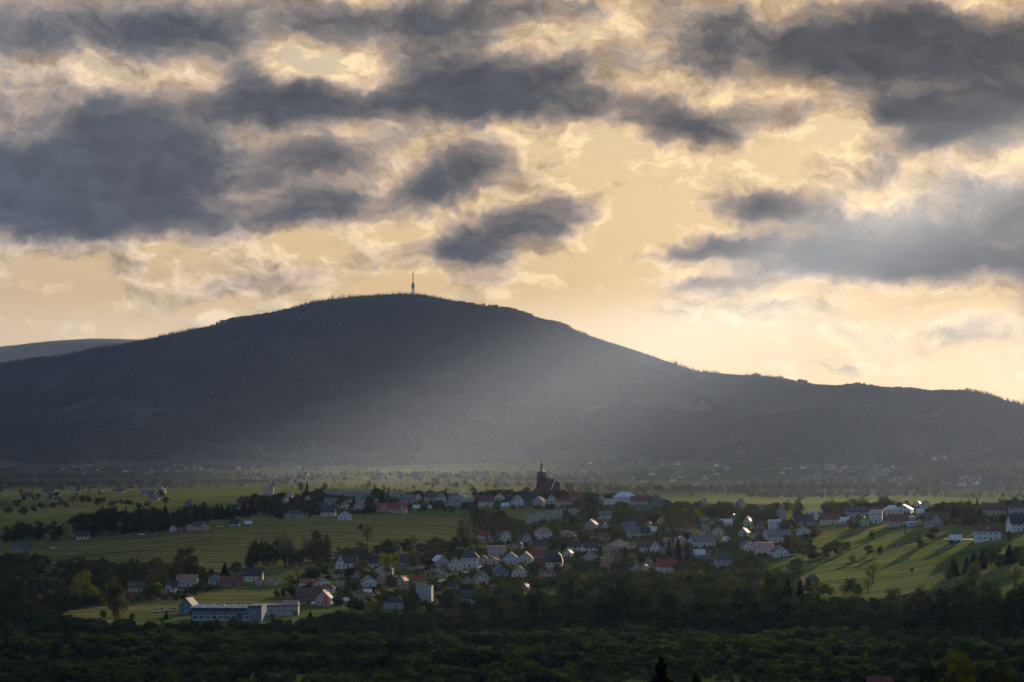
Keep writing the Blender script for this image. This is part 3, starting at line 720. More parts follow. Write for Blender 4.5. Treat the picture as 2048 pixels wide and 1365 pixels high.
# (left, right, top, base) in photo pixels, form (G gable to us, E eaves to us, X with a cross gable, H hipped, F flat, M mansard), turn, wall, roof, label
HOUSES = [
 # open field and ridge on the left
 (24, 58, 1087, 1105, 'E', 4, 'S', 't', 'slate blue wooden barn alone in the field', dict(name='barn', cat='barn', chim=0, wins=2)),
 (153, 176, 1064, 1079, 'E', 0, 'W', 'n', 'small white cottage with dark roof below the dark wood', dict(wins=3)),
 (337, 353, 1051, 1064, 'G', 8, 'W', 'g', 'narrow pale gabled cottage at the corner of the dark wood', {}),
 (354, 370, 1056, 1066, 'E', 0, 'D', 'b', 'low brown hut touching the pale gabled cottage', dict(name='hut', cat='hut', chim=0, wins=1)),
 (386, 417, 1044, 1060, 'XR', 0, 'P', 'b', 'pinkish farmhouse with small gable at the upper field edge', dict(wing=(-1, 5, .6, 'p'))),
 (458, 480, 1040, 1053, 'E', -12, 'C', 'n', 'cream cottage with dark roof at the upper field edge', {}),
 (490, 503, 1043, 1051, 'E', 0, 'G', 'l', 'small shed with light metal roof at the upper field edge', dict(name='shed', cat='shed', chim=0, wins=1)),
 (567, 608, 1021, 1037, 'H', 6, 'G', 'n', 'wide grey bungalow with dark hipped roof above the field', {}),
 (641, 672, 1014, 1033, 'E', -8, 'W', 'n', 'white house with long dark roof left of the white gabled house', dict(chim=2)),
 (674, 703, 1023, 1041, 'G', 6, 'W', 'n', 'bright white gabled house with paired attic windows above the field', dict(trim=True)),
 (527, 547, 976, 991, 'F', 0, 'P', 'g', 'pinkish flat roofed block on the left ridge', dict(storeys=2)),
 (557, 579, 996, 1013, 'G', -10, 'G', 'r', 'grey gabled house with red roof on the left ridge', {}),
 (570, 585, 985, 996, 'G', 0, 'W', 'b', 'small white gable behind the red roofed grey house', {}),
 (473, 493, 998, 1018, 'E', 14, 'W', 'n', 'white house with steep navy roof among the dark trees', {}),
 (651, 678, 979, 991, 'E', 0, 'G', 'g', 'long grey house beside the dark round tree on the ridge', dict(wins=4)),
 (684, 748, 981, 993, 'E', 0, 'G', 'g', 'very long low grey hall along the ridge', dict(name='hall', cat='hall', wins=7, chim=0)),
 (649, 676, 997, 1012, 'E', 0, 'Y', 'g', 'beige house with grey roof below the long hall', {}),
 (680, 700, 1004, 1019, 'G', 14, 'W', 'n', 'small white gable tucked behind the bright white gabled house', {}),
 (707, 729, 1004, 1022, 'G', 0, 'P', 'r', 'pink gabled house on the ridge slope', {}),
 (711, 736, 992, 1006, 'E', 0, 'W', 'g', 'white boxy house below the lone bare tree', {}),
 (750, 785, 1007, 1024, 'X', 6, 'P', 'r', 'pink house with big red roof and small gable, left of its twin', dict(dormer=0)),
 (784, 814, 1007, 1027, 'XR', -6, 'P', 'r', 'pink house with big red roof at the top edge of the green field', {}),
 (772, 815, 983, 997, 'H', 0, 'Y', 'g', 'wide house with grey hipped roof on the ridge skyline', {}),
 (800, 829, 990, 1007, 'E', 0, 'G', 'g', 'grey house with sloping roof in the ridge row', {}),
 (829, 842, 988, 1002, 'G', 0, 'W', 'm', 'tiny white house with maroon gable on the ridge', {}),
 (824, 839, 1011, 1020, 'E', 0, 'B', 'l', 'small pale blue bungalow above the green field', dict(wins=2)),
 (857, 865, 1012, 1019, 'E', 0, 'L', 'l', 'tiny blue garden shed above the green field', dict(name='shed', cat='shed', chim=0, wins=1)),
 (848, 876, 986, 1003, 'E', 10, 'Y', 'b', 'brownish house on the ridge left of the white block', {}),
 (872, 892, 987, 1004, 'H', 0, 'W', 'g', 'white cube house with grey hipped roof on the ridge', {}),
 (888, 923, 998, 1015, 'G', 12, 'G', 'n', 'broad grey gable below the smoke', {}),
 (897, 929, 985, 1004, 'H', 0, 'B', 'g', 'pale blue hipped house wrapped in smoke on the ridge', {}),
 (957, 988, 992, 1013, 'E', 0, 'W', 'm', 'white house with maroon roof right of the smoke', dict(wins=4)),
 (989, 1009, 987, 1002, 'G', 0, 'C', 'b', 'cream gable between smoke and church', {}),
 (1010, 1024, 993, 1008, 'E', 0, 'G', 'n', 'narrow dark roofed house left of the tall white gable', {}),
 (1022, 1048, 991, 1013, 'G', 18, 'W', 'g', 'tall white gabled house left of the church', dict(storeys=2)),
 (1042, 1070, 985, 1010, 'E', 0, 'D', 'n', 'dark house with dark roof in front of the church tower', {}),
 (1066, 1092, 994, 1012, 'G', -16, 'G', 'n', 'dark gabled house with pale verge below the church', dict(trim=True)),
 (1111, 1143, 994, 1014, 'H', 6, 'P', 'm', 'pale pink house with maroon roof below the church', dict(storeys=2)),
 (1094, 1113, 990, 1008, 'G', 0, 'W', 'b', 'white gable with brown roof right below the nave', {}),
 (1138, 1164, 985, 1000, 'E', 0, 'Y', 'r', 'low house with red roof behind the pale pink house', {}),
 (1196, 1212, 989, 1003, 'G', 0, 'Y', 'b', 'small brown gable left of the big white hipped building', {}),
 (1228, 1274, 984, 1008, 'H', 4, 'W', 'l', 'big white building with light hipped roof on the ridge', dict(name='large_house', storeys=2, wins=5)),
 (1208, 1228, 999, 1010, 'F', 0, 'W', 'l', 'low flat annex beside the big white hipped building', dict(name='annex', cat='annex', wins=1)),
 (1262, 1298, 993, 1010, 'E', -6, 'P', 'm', 'house with maroon roof and balcony right of the big white building', dict(wins=3)),
 (1301, 1330, 998, 1014, 'E', 0, 'T', 't', 'dark teal house on the ridge end', {}),
 (1270, 1308, 1010, 1023, 'E', 0, 'T', 't', 'dark teal house with two pale round arched gables', dict(dormer=2)),
 (1193, 1225, 1022, 1038, 'E', -10, 'W', 'g', 'white house above the gardens right of the graveyard', dict(wins=3)),
 (1150, 1162, 1018, 1028, 'G', 0, 'Y', 'p', 'small beige chapel at the top of the graveyard', dict(name='chapel', cat='chapel', chim=0)),
 (1169, 1198, 1040, 1059, 'G', -14, 'G', 'g', 'grey gabled house in the trees below the graveyard', {}),
 (1069, 1105, 1056, 1078, 'H', 0, 'W', 'p', 'modern white house with low pinkish hipped roof below the graveyard', dict(storeys=2, wins=3)),
 (1118, 1148, 1061, 1075, 'H', 0, 'Y', 'p', 'low beige bungalow with flat pinkish roof', {}),
 (995, 1021, 1063, 1084, 'G', 20, 'W', 'n', 'white house with steep dark gable beside the brown wood', dict(trim=True)),
 (980, 996, 1072, 1084, 'E', 0, 'G', 'b', 'low annex on the left of the steep dark gable', dict(name='annex', cat='annex', chim=0, wins=1)),
 (1245, 1274, 1045, 1063, 'E', -10, 'W', 'g', 'pale two storey house behind the beige gable', dict(storeys=2)),
 (1254, 1280, 1054, 1075, 'E', 16, 'C', 'g', 'beige house with mossy grey roof in the village centre', {}),
 (1279, 1300, 1056, 1072, 'E', 0, 'G', 'n', 'dark roofed house right of the mossy roofed house', {}),
 (1298, 1313, 1054, 1068, 'E', 0, 'G', 'l', 'light roofed shed right of the dark roofed house', dict(name='shed', cat='shed', chim=0, wins=1)),
 (1072, 1094, 1083, 1100, 'E', 0, 'W', 'n', 'white house with dark roof above the red roofs', {}),
 (1135, 1164, 1086, 1101, 'E', 0, 'W', 'n', 'white walled long house left of the white gable end', {}),
 (1162, 1198, 1086, 1103, 'E', 14, 'W', 'n', 'dark roofed house showing its white gable end', dict(trim=True)),
 (1218, 1259, 1080, 1099, 'G', 0, 'C', 'n', 'wide cream house with low dark gable', dict(wins=5)),
 (1261, 1285, 1084, 1098, 'G', 16, 'W', 'b', 'small white gable between cream and white houses', {}),
 (1276, 1320, 1082, 1107, 'XR', 0, 'W', 'b', 'white house with grey brown roof and front gable in the centre', {}),
 (1127, 1147, 1099, 1114, 'G', -18, 'W', 'g', 'small white gable with dark verge above the garden', {}),
 (1168, 1197, 1105, 1123, 'G', 14, 'G', 'g', 'grey gabled house behind the round garden bushes', {}),
 (1091, 1126, 1103, 1141, 'M', -4, 'C', 'n', 'tall cream house with dark mansard roof', dict(storeys=2, wins=3)),
 (1070, 1092, 1117, 1140, 'E', 6, 'O', 'm', 'orange pink house touching the mansard house', {}),
 (1061, 1089, 1098, 1120, 'E', 10, 'Y', 'r', 'house with red roof behind the mansard house', {}),
 (1201, 1227, 1117, 1136, 'F', 6, 'O', 'p', 'low orange brick garage with open front', dict(name='garage', cat='garage', wins=2)),
 (1206, 1228, 1094, 1112, 'E', 0, 'Y', 'p', 'beige house with faded pink roof', {}),
 (1225, 1250, 1099, 1128, 'G', 8, 'R', 'b', 'tall red brown brick house left of the dark spruces', dict(storeys=2)),
 (1313, 1353, 1119, 1146, 'E', 3, 'W', 'r', 'bright white two storey house with red roof above the forest', dict(storeys=2, wins=3, wing=(1, 8.5, .85, 'b'), trim=False)),
 (1376, 1433, 1073, 1095, 'E', 18, 'W', 'g', 'long grey roofed house with white gable end behind spruces', {}),
 (1426, 1449, 1055, 1071, 'G', 0, 'C', 'g', 'cream gabled house by the pale track', {}),
 (1428, 1467, 1107, 1138, 'H', 4, 'G', 't', 'grey two storey house with teal hipped roof', dict(storeys=2, wins=3)),
 (1478, 1513, 1083, 1103, 'G', 18, 'W', 'n', 'white house with dark swept gable beside the pink block', dict(trim=True)),
 (1511, 1549, 1087, 1111, 'F', 0, 'P', 'm', 'pink two storey block with maroon roof edge', dict(storeys=2, wins=3)),
 (1543, 1577, 1093, 1115, 'G', 10, 'W', 't', 'white gabled house with single attic window right of the pink block', dict(wing=(1, 6.0, .6, 't'))),
 (1525, 1585, 1061, 1084, 'E', 20, 'W', 'g', 'long dark roofed house with white gable on its right', dict(trim=True)),
 (1536, 1564, 1042, 1063, 'F', -6, 'W', 'l', 'white flat roofed modern block on the upper slope', dict(storeys=2, wins=2)),
 (1586, 1628, 1030, 1053, 'E', 8, 'G', 'n', 'grey bungalow with broad dark roof on the upper slope', {}),
 (1618, 1645, 1023, 1041, 'F', 0, 'W', 'p', 'white block with pinkish roof edge behind the broad dark roof', dict(storeys=2, wins=2)),
 (1641, 1682, 1027, 1049, 'E', -4, 'C', 'm', 'cream house with long maroon roof above the sunny field', {}),
 (1594, 1623, 1055, 1070, 'G', 0, 'W', 'n', 'white gable with dark roof below the broad dark roof', {}),
 (1693, 1741, 1014, 1033, 'E', 0, 'V', 'n', 'long dark house with a row of dormers on the right ridge', dict(dormer=3)),
 (1718, 1741, 1034, 1053, 'G', -10, 'N', 'g', 'bright green house above the sunny field', {}),
 (1739, 1768, 1023, 1047, 'F', -10, 'W', 'g', 'dark and white block house right of the green house', dict(storeys=2)),
 (1744, 1774, 1012, 1026, 'H', 0, 'Y', 'n', 'house with dark pyramid roof on the right ridge', {}),
 (1769, 1801, 1011, 1033, 'H', 8, 'C', 'l', 'cream house with light blue hipped roof on the right ridge', {}),
 (1790, 1832, 1010, 1029, 'G', -18, 'W', 'n', 'white gabled house with dark roof on the right ridge', {}),
 (1834, 1853, 1018, 1032, 'E', 0, 'B', 'l', 'pale blue house with light roof left of the big pine grove', {}),
 (1778, 1818, 1030, 1053, 'E', 0, 'V', 'b', 'house with brown roof above the sunny field', {}),
 (1815, 1831, 1045, 1054, 'F', 0, 'B', 'l', 'small pale teal shed at the sunny field edge', dict(name='shed', cat='shed', wins=1)),
 (1850, 1898, 1026, 1053, 'X', -8, 'V', 'b', 'mauve house with big brown roof and cross gable above the sunny field', dict(trim=True)),
 (1828, 1846, 1002, 1016, 'G', -20, 'W', 'b', 'small sunlit white house behind the right ridge', {}),
 (1843, 1862, 1003, 1017, 'G', 18, 'W', 'p', 'small sunlit pinkish gable behind the right ridge', {}),
 (1782, 1794, 1001, 1014, 'G', 0, 'G', 'b', 'narrow grey tower like house behind the right ridge', {}),
 (1403, 1416, 998, 1014, 'G', 0, 'Y', 'p', 'pale narrow house against the hazy valley', {}),
 (1472, 1491, 998, 1014, 'G', 0, 'V', 'g', 'faint grey gable between spruces against the valley', {}),
 (1513, 1534, 1010, 1022, 'E', 0, 'Y', 'g', 'grey roofed house behind the spruce row', {}),
 (1553, 1573, 1015, 1038, 'G', 16, 'G', 'g', 'tall narrow gable left of the big dark tree', {}),
 (1487, 1506, 1034, 1052, 'G', -22, 'C', 'b', 'yellowish gable half hidden in the gardens', {}),
 (1965, 2017, 1007, 1031, 'E', -10, 'Y', 'b', 'house with wide brown roof near the right edge of the ridge', {}),
 (2020, 2056, 1004, 1031, 'H', 0, 'V', 'n', 'hipped dark roofed house at the right edge of the ridge', {}),
 (2016, 2062, 1030, 1064, 'XR', 12, 'W', 'n', 'large white house with navy roof at the right edge', dict(storeys=2)),
 (1951, 2005, 1049, 1083, 'H', -6, 'W', 'm', 'white house with red brown hipped roof alone in the sunny field', dict(storeys=2, wins=4, dormer=1)),
 (1899, 1925, 1071, 1087, 'E', -14, 'D', 'l', 'brown field hut with tin roof near the lone white house', dict(name='hut', cat='hut', chim=0, wins=1)),
 # lower village
 (352, 395, 1151, 1174, 'E', -6, 'W', 'p', 'white house with faded red roof in the lower left trees', {}),
 (320, 352, 1163, 1185, 'X', 4, 'W', 'n', 'dark roofed house with white dormer gable in the lower left trees', {}),
 (256, 288, 1164, 1184, 'E', 0, 'Y', 'b', 'brown barn beside the tall round tree', dict(name='barn', cat='barn', chim=0, wins=2)),
 (253, 274, 1186, 1203, 'E', 0, 'R', 'm', 'small dark red shed below the brown barn', dict(name='shed', cat='shed', chim=0, wins=1)),
 (484, 525, 1138, 1165, 'E', -4, 'W', 'n', 'white two storey house with tall navy roof below the lit field strip', dict(storeys=1, wins=4)),
 (440, 484, 1154, 1173, 'E', 0, 'R', 'm', 'long low house with maroon roof left of the white navy roofed house', {}),
 (416, 441, 1152, 1171, 'H', 0, 'V', 'g', 'mauve hipped house left of the long maroon roof', {}),
 (510, 530, 1157, 1171, 'G', 10, 'P', 'm', 'small reddish gable right of the white navy roofed house', {}),
 (535, 552, 1158, 1171, 'E', 0, 'Y', 'p', 'tiny beige shed at the end of the dark hedge', dict(name='shed', cat='shed', chim=0, wins=1)),
 (669, 713, 1113, 1138, 'XL', 3, 'W', 'n', 'white house with navy roof and arched dormer on the lit field strip', dict(chim=2, trim=True)),
 (626, 661, 1156, 1175, 'G', 8, 'W', 'm', 'white gabled house with red side roof', dict(wing=(-1, 9.0, .8, 'r'))),
 (638, 669, 1170, 1187, 'H', 0, 'W', 'r', 'small white house with red hipped roof above the banner', {}),
 (592, 635, 1178, 1209, 'E', 0, 'R', 'b', 'dark red brick house with brown roof left of the banner', dict(storeys=2)),
 (631, 664, 1182, 1212, 'G', -6, 'G', 'n', 'grey gabled house behind the red banner', {}),
 (702, 725, 1143, 1160, 'G', 14, 'V', 'b', 'mauve gable above the curved pale wall', {}),
 (720, 753, 1153, 1174, 'G', 16, 'W', 'g', 'white gable beside the curved pale wall', {}),
 (736, 755, 1112, 1137, 'E', 0, 'W', 'n', 'dark roofed house left of the leafy tree on the lit strip', {}),
 (748, 785, 1129, 1153, 'G', 0, 'Y', 'b', 'wide beige house with low gable and four dark windows', dict(storeys=2, wins=2)),
 (800, 819, 1110, 1133, 'E', 0, 'S', 'n', 'slate dark house on the lit strip', {}),
 (862, 896, 1112, 1134, 'G', 24, 'G', 'l', 'grey house with pale shiny roof side', {}),
 (893, 926, 1117, 1142, 'G', 6, 'C', 'b', 'cream gabled house with brown roof left of the modern white house', dict(storeys=1)),
 (921, 957, 1101, 1137, 'H', 0, 'W', 'n', 'modern white house with dark roof and balcony bands', dict(storeys=2, wins=3)),
 (974, 1011, 1094, 1113, 'F', 0, 'P', 'p', 'pale pink flat roofed block at the field edge', dict(storeys=2, wins=2)),
 (956, 978, 1112, 1129, 'G', 0, 'P', 'm', 'small reddish gable below the pale pink block', {}),
 (973, 994, 1113, 1129, 'G', 0, 'Y', 'm', 'small beige gable with red roof beside the blue gable', {}),
 (1006, 1038, 1106, 1130, 'G', 0, 'B', 'g', 'pale blue gabled house', {}),
 (1037, 1068, 1105, 1126, 'G', -8, 'C', 'b', 'pale yellow gabled house right of the blue gable', {}),
 (984, 1018, 1131, 1156, 'G', 6, 'S', 't', 'grey teal gabled barn below the blue gable', dict(name='barn', cat='barn', chim=0)),
 (945, 983, 1144, 1170, 'G', 12, 'Y', 'b', 'beige gabled house with brown roof beside the street end', {}),
 (1023, 1054, 1133, 1156, 'G', 0, 'C', 'b', 'beige gable below the pale yellow gable', {}),
 (848, 868, 1142, 1155, 'G', 18, 'D', 'b', 'low dark hut above the street', dict(name='hut', cat='hut', chim=0, wins=1)),
 (832, 866, 1173, 1207, 'F', -8, 'G', 'n', 'pale grey modern cube house above the forest', dict(storeys=2, wins=2)),
 (767, 812, 1195, 1219, 'H', -8, 'G', 'n', 'low house with broad dark hipped roof above the forest', {}),
 (923, 953, 1182, 1208, 'E', 0, 'B', 't', 'pale blue hall with teal roof above the forest', dict(name='hall', cat='hall', chim=0, wins=3)),
 (357, 395, 1197, 1230, 'G', -14, 'L', 'n', 'dark blue gabled shed left of the long industrial hall', dict(name='shed', cat='shed', chim=0, wins=1)),
 (1612, 1638, 1151, 1172, 'H', 0, 'D', 'n', 'dark cabin with one pale window in the forest edge', dict(name='cabin', cat='cabin', wins=1)),
 (85, 110, 977, 988, 'E', 0, 'P', 'b', 'brownish pink house in the far left hamlet', {}),
 (106, 121, 984, 995, 'G', 0, 'W', 'b', 'white gable in the far left hamlet', {}),
 (225, 248, 977, 986, 'E', 0, 'P', 'b', 'low pink house in the hamlet behind the dark wood', {}),
 (283, 309, 979, 992, 'E', 0, 'V', 'g', 'grey roofed house in the hamlet behind the dark wood', {}),
 (316, 330, 974, 988, 'G', 0, 'W', 'g', 'white gable in the hamlet behind the dark wood', {}),
 (298, 317, 990, 1002, 'E', 0, 'V', 'g', 'mauve grey shed in the hamlet behind the dark wood', dict(name='shed', cat='shed', chim=0)),
 (40, 62, 986, 997, 'E', 0, 'V', 'm', 'dim maroon roofed house at the far left', {}),
 (368, 387, 998, 1012, 'G', 8, 'G', 'g', 'grey gable rising from the dark wood', {}),
]
for h in HOUSES:
    house(*h[:9], **(h[9] if len(h) > 9 else {}))

# ---------------------------------------------------------------- church
def church():
    X, Y, Z = at(1090, 993)
    Y += 6
    Z = float(ground_z(X, Y))
    k = Y / F
    R = rad(-33)
    X = (1083 - CX) / F * Y
    root = empty('church', (X, Y, Z), R, label='dark brick church with tall onion dome spire on the ridge', category='church')
    br = plain('church_brick', (.105, .036, .032), .9, .2, .5); cop = plain('old_copper', (.20, .21, .12), .5, .25, .4); rf = roof_mat('church', (.060, .026, .030), .6)
    zt = (993 - 947) * k                                                 # top of the brick tower
    h = 6.6 * k
    tw = MB().box(-h, h, -h, h, -3, zt).box(-h - .25, h + .25, -h - .25, h + .25, zt * .83, zt * .86).box(-h - .5, h + .5, -h - .5, h + .5, zt, zt + .8).build('tower', br, root)
    for s in (-1, 1):
        MB().prism([(s * (h + .0) - .4, -3), (s * h + .4, -3), (s * h + .4, zt * .5), (s * h - .4, zt * .56)], -h - .7, -h, 'y').build('buttress', br, tw)
    for i, (px_, py_, rz) in enumerate(((0, -h, 0), (-h, 0, -math.pi / 2), (h, 0, math.pi / 2))):
        for q in (-.45, .45):
            o = piece('belfry_window', ME_WIN, tw, (px_ + (q * h if py_ else 0), py_ + (q * h if not py_ else 0), zt * .875), rz, (1.2, 1, zt * .1))
    z0 = zt + .8
    zs = (993 - 918) * k
    sp = MB().lathe([(r_ * k, (993 - p_) * k) for r_, p_ in ((5.4, 947.2), (6.2, 945.8), (6.1, 944), (5.0, 941.6), (2.9, 939.2), (2.4, 938), (2.2, 933), (2.7, 931.2), (2.6, 929), (1.5, 926.5), (.8, 924.5), (.4, 920.5))], k=12).build('spire', cop, root)
    MB().bar((0, 0, zs - 1.6), (0, 0, zs + .5), .16).box(-.75, .75, -.13, .13, zs - .7, zs - .38).build('cross', M_DARK, sp)
    hw = 8.3; ze, zr = 5.2, (993 - 958.6) * k
    x0, x1, x2 = h - 1, h + 12.2, h + 20.5
    nave = MB().prism([(-hw, -3), (-hw, ze), (0, zr - .1), (hw, ze), (hw, -3)], x0, x1, 'x').build('nave', br, root)
    rb = MB(); gable_slopes(rb, 2 * hw, x1 - x0 - 1.2, ze, zr, .5, .3, cx=(x0 + x1) / 2, axis='x'); rb.build('nave_roof', rf, root)
    gb = MB()
    for s in (-1, 1):
        pl = [(s * (hw + .6), ze - .6), (s * (hw + .6), ze + .4), (0, zr + .75), (0, zr - .2)]
        gb.prism(pl if s > 0 else pl[::-1], x1 - .35, x1 + .25, 'x')
    gb.build('gable_coping', M_TRIM, nave)
    cw = 6.6; zc = (993 - 964) * k; ec = 4.8
    MB().box(x1 + .25, x2, -cw, cw, -3, ec).build('chancel', br, root)
    v = [(x1 + .25, -cw - .5, ec - .3), (x2 + .5, -cw - .5, ec - .3), (x2 + .5, cw + .5, ec - .3), (x1 + .25, cw + .5, ec - .3), (x1 + .25, 0, zc), (x2 - 4.2, 0, zc)]
    MB().add(v, [(3, 2, 1, 0), (0, 1, 5, 4), (1, 2, 5), (2, 3, 4, 5), (0, 4, 3)]).build('chancel_roof', rf, root)
    # low aisle and porch roofs gather round the foot of the tower
    MB().box(-h - 4.2, -h, -hw + 1.0, hw - 1.0, -3, 3.4).build('porch', br, root)
    v = [(-h - 4.8, -hw + .4, 3.0), (-h, -hw + .4, 3.0), (-h, hw - .4, 3.0), (-h - 4.8, hw - .4, 3.0), (-h, -2.2, 8.6), (-h, 2.2, 8.6)]
    MB().add(v, [(3, 2, 1, 0), (0, 1, 4), (0, 4, 5, 3), (2, 3, 5), (1, 2, 5, 4)]).build('porch_roof', rf, root)
    MB().box(-h + .3, x0 + 6, -hw - 2.6, -hw, -3, 2.6).build('side_aisle', br, root)
    MB().prism([(-hw - 3.2, 2.2), (-hw - 3.2, 2.5), (-hw + .6, 6.4), (-hw + .6, 2.2)][::-1], -h - .2, x0 + 6.4, 'x').build('aisle_roof', rf, root)
    xf = x0 + 6.5
    fl = MB().lathe([(r_ * k, (993 - p_) * k) for r_, p_ in ((2.3, 960), (2.3, 955.6), (2.8, 955.0), (2.4, 953.2), (1.3, 951), (1.0, 949), (.9, 946), (.3, 939.5))], xf, 0, 8).build('ridge_turret', cop, root)
    for i in range(4):
        piece('nave_window', ME_WIN, nave, (x0 + 3.2 + i * 2.6, -hw, 1.2), 0, (1.1, 1, 3.2))
    for i in range(3):
        piece('chancel_window', ME_WIN, root, (x1 + 2 + i * 2.2, -cw, 1.2), 0, (1.0, 1, 2.8))
    RECTS.append((1066, 1124, 915, 990, Y))
church()

# ---------------------------------------------------------------- transmitter on the summit
def transmitter():
    Y = 11490.0
    X = (826 - CX) / F * Y; k = Y / F
    z = lambda py: (HY - py) * k
    z0 = z(592)
    root = empty('transmitter_tower', (X, Y, z0), 0, label='tall red and white transmitter mast on the mountain summit', category='mast')
    red = plain('mast_red', (.30, .07, .04), .6); wh = plain('mast_white', (.42, .40, .38), .6)
    g = lambda py: z(py) - z0
    lat = MB()
    hs = [0, g(583), g(580), g(577), g(574), g(571), g(569)]
    wd = [7.2, 6.4, 6.0, 5.6, 5.2, 4.9, 4.6]
    for sx, sy in ((-1, -1), (1, -1), (1, 1), (-1, 1)):
        for i in range(len(hs) - 1):
            lat.bar((sx * wd[i], sy * wd[i], hs[i]), (sx * wd[i + 1], sy * wd[i + 1], hs[i + 1]), .75, 5)
    for i in range(len(hs) - 1):
        for s in (-1, 1):
            lat.bar((-wd[i], s * wd[i], hs[i]), (wd[i + 1], s * wd[i + 1], hs[i + 1]), .45, 4); lat.bar((wd[i], s * wd[i], hs[i]), (-wd[i + 1], s * wd[i + 1], hs[i + 1]), .45, 4)
            lat.bar((s * wd[i], -wd[i], hs[i]), (s * wd[i + 1], wd[i + 1], hs[i + 1]), .45, 4)
    lat.build('lattice_leg', M_DARK, root)
    MB().lathe([(2.2, 0), (2.2, g(569))], k=10).build('core_shaft', wh, root)
    MB().lathe([(5, g(576.5)), (7.6, g(575.8)), (7.8, g(571.5)), (6, g(570.5))], k=14).build('equipment_drum', wh, root)
    MB().lathe([(4.5, g(569.5)), (8.2, g(569)), (8.4, g(568.2)), (3, g(566.6))], k=14).build('platform', M_DARK, root)
    up = MB()
    for py in (565, 563, 561.2): up.lathe([(3.0, g(py)), (3.2, g(py) + .7), (2.2, g(py) + 1.2)], k=10)
    up.lathe([(2.0, g(567)), (1.5, g(560))], k=8)
    up.build('upper_shaft', wh, root)
    MB().lathe([(2.0, g(560)), (2.0, g(548.5)), (1.1, g(547.5)), (.8, g(543))], k=8).build('antenna', red, root)
    for a in (0, 2.0, 4.0): 
        d = MB().lathe([(.2, 0), (2.2, .9), (2.4, 1.2)], k=10).build('dish', M_TRIM, root)
        d.location = (7.9 * math.sin(a), -7.9 * math.cos(a), g(573)); d.rotation_euler = (math.pi / 2, 0, a)
transmitter()

# ---------------------------------------------------------------- long industrial hall
def hall():
    X, Y, Z = at(453, 1243)
    k = Y / F
    root = empty('industrial_hall', (X, Y, Z), rad(-3), label='long pale blue industrial hall with band windows at the forest edge', category='hall')
    L = 141 * k / 2; H = 27 * k
    MB().box(-L, L, 0, 18, -2, H).build('wall', WALL['L'], root)
    rf = MB().box(-L - .4, L * .62, -.5, 18.5, H, H + .5).box(L * .62, L + .3, -.5, 18.5, H + .6, H + 1.2).box(L * .62, L, 0, 18, H - .1, H + .6).build('roof', ROOF['g'], root)
    MB().box(-L - .5, L * .62 - .05, -.62, -.5, H - .1, H + .7).build('roof_edge', M_TRIM, rf)
    MB().box(-L + .3, L * .55, -.1, 0, H * .76, H * .95).build('dark_band', plain('dark_band', (.02, .03, .045), .4), root)
    for i in range(9):
        wx = -L * .9 + i * L * .185
        piece('window', ME_WIN, root, (wx, 0, H * .10), 0, (2.6, 1, H * .36))
    for wx in (L * .70, L * .80): piece('window', ME_WIN, root, (wx, 0, H * .62), 0, (1.4, 1, 1.3))
    for i in range(5): MB().box(-L * .8 + i * L * .3, -L * .8 + i * L * .3 + 1.6, 5, 6.6, H + .5, H + 1.5).build('roof_vent', ROOF['l'], rf)
    MB().box(L * .30, L * .46, -.12, 0, 0, H * .55).build('gate', M_DARK, root)
    for i in range(6): MB().box(-L + i * L * .32, -L + i * L * .32 + .3, -.14, -.1, 0, H * .76).build('wall_post', M_DARK, root)
    RECTS.append((382, 523, 1212, 1245, Y))
    X, Y, Z = at(560, 1233)
    k = Y / F
    r2 = empty('workshop', (X, Y, Z), rad(2), label='low pale workshop joined to the right end of the blue hall', category='workshop')
    L = 36 * k; H = 20 * k
    MB().box(-L, L, 0, 14, -2, H).build('wall', WALL['G'], r2)
    MB().box(-L, L + .6, -.6, 14.5, H, H + .5).prism([(-1, H + .5), (15, H + .5), (7, H + 2.6)], L * .1, L * .98, 'x').build('roof', ROOF['g'], r2)
    for i in range(5): piece('window', ME_WIN, r2, (-L * .85 + i * L * .36, 0, H * .4), 0, (1.8, 1, 1.4))
    piece('door', ME_DOOR, r2, (L * .85, 0, 0), 0, (2.6, 1, 2.8))
    RECTS.append((523, 597, 1210, 1233, Y))
hall()

# ---------------------------------------------------------------- road, wall, banner, sign, poles, cars
ROADPTS = []
def ribbon(name, pts, half, mat, lift, n=12, **kw):
    P = [Vector(at(px, py)) for px, py in pts]
    D = []
    for a, b_ in zip(P[:-1], P[1:]):
        for i in range(n): D.append(a.lerp(b_, i / n))
    D.append(P[-1])
    ROADPTS.extend((p.x, p.y) for p in D)
    V = []
    for i, p in enumerate(D):
        t = (D[min(i + 1, len(D) - 1)] - D[max(i - 1, 0)]); t.z = 0; t.normalize()
        s = Vector((t.y, -t.x, 0)) * half
        for q in (-1, -.33, .33, 1):
            c = p + s * q; V.append((c.x, c.y, float(ground_z(c.x, c.y)) + lift))
    link(name, mesh_from(name, V, grid_faces(len(D), 4), mat, True), **kw)
m_asph = plain('asphalt', (.055, .054, .053), .75, .25, .3)
m_track = plain('gravel_track', (.20, .17, .13), .9, .25, .3)
ribbon('road', [(728, 1200), (768, 1190), (800, 1178), (850, 1167), (905, 1158), (950, 1148), (985, 1135)], 3.2, m_asph, .06, kind='structure')
ribbon('road', [(985, 1135), (1040, 1128), (1085, 1118), (1140, 1104), (1210, 1100), (1290, 1092)], 2.6, m_asph, .05, kind='structure')
ribbon('road', [(60, 1251), (120, 1250), (190, 1247), (250, 1240)], 2.0, m_asph, .06, kind='structure')
ribbon('road', [(1290, 1092), (1340, 1086), (1400, 1078), (1470, 1066), (1530, 1064), (1590, 1054), (1650, 1050)], 2.6, m_asph, .05, kind='structure')
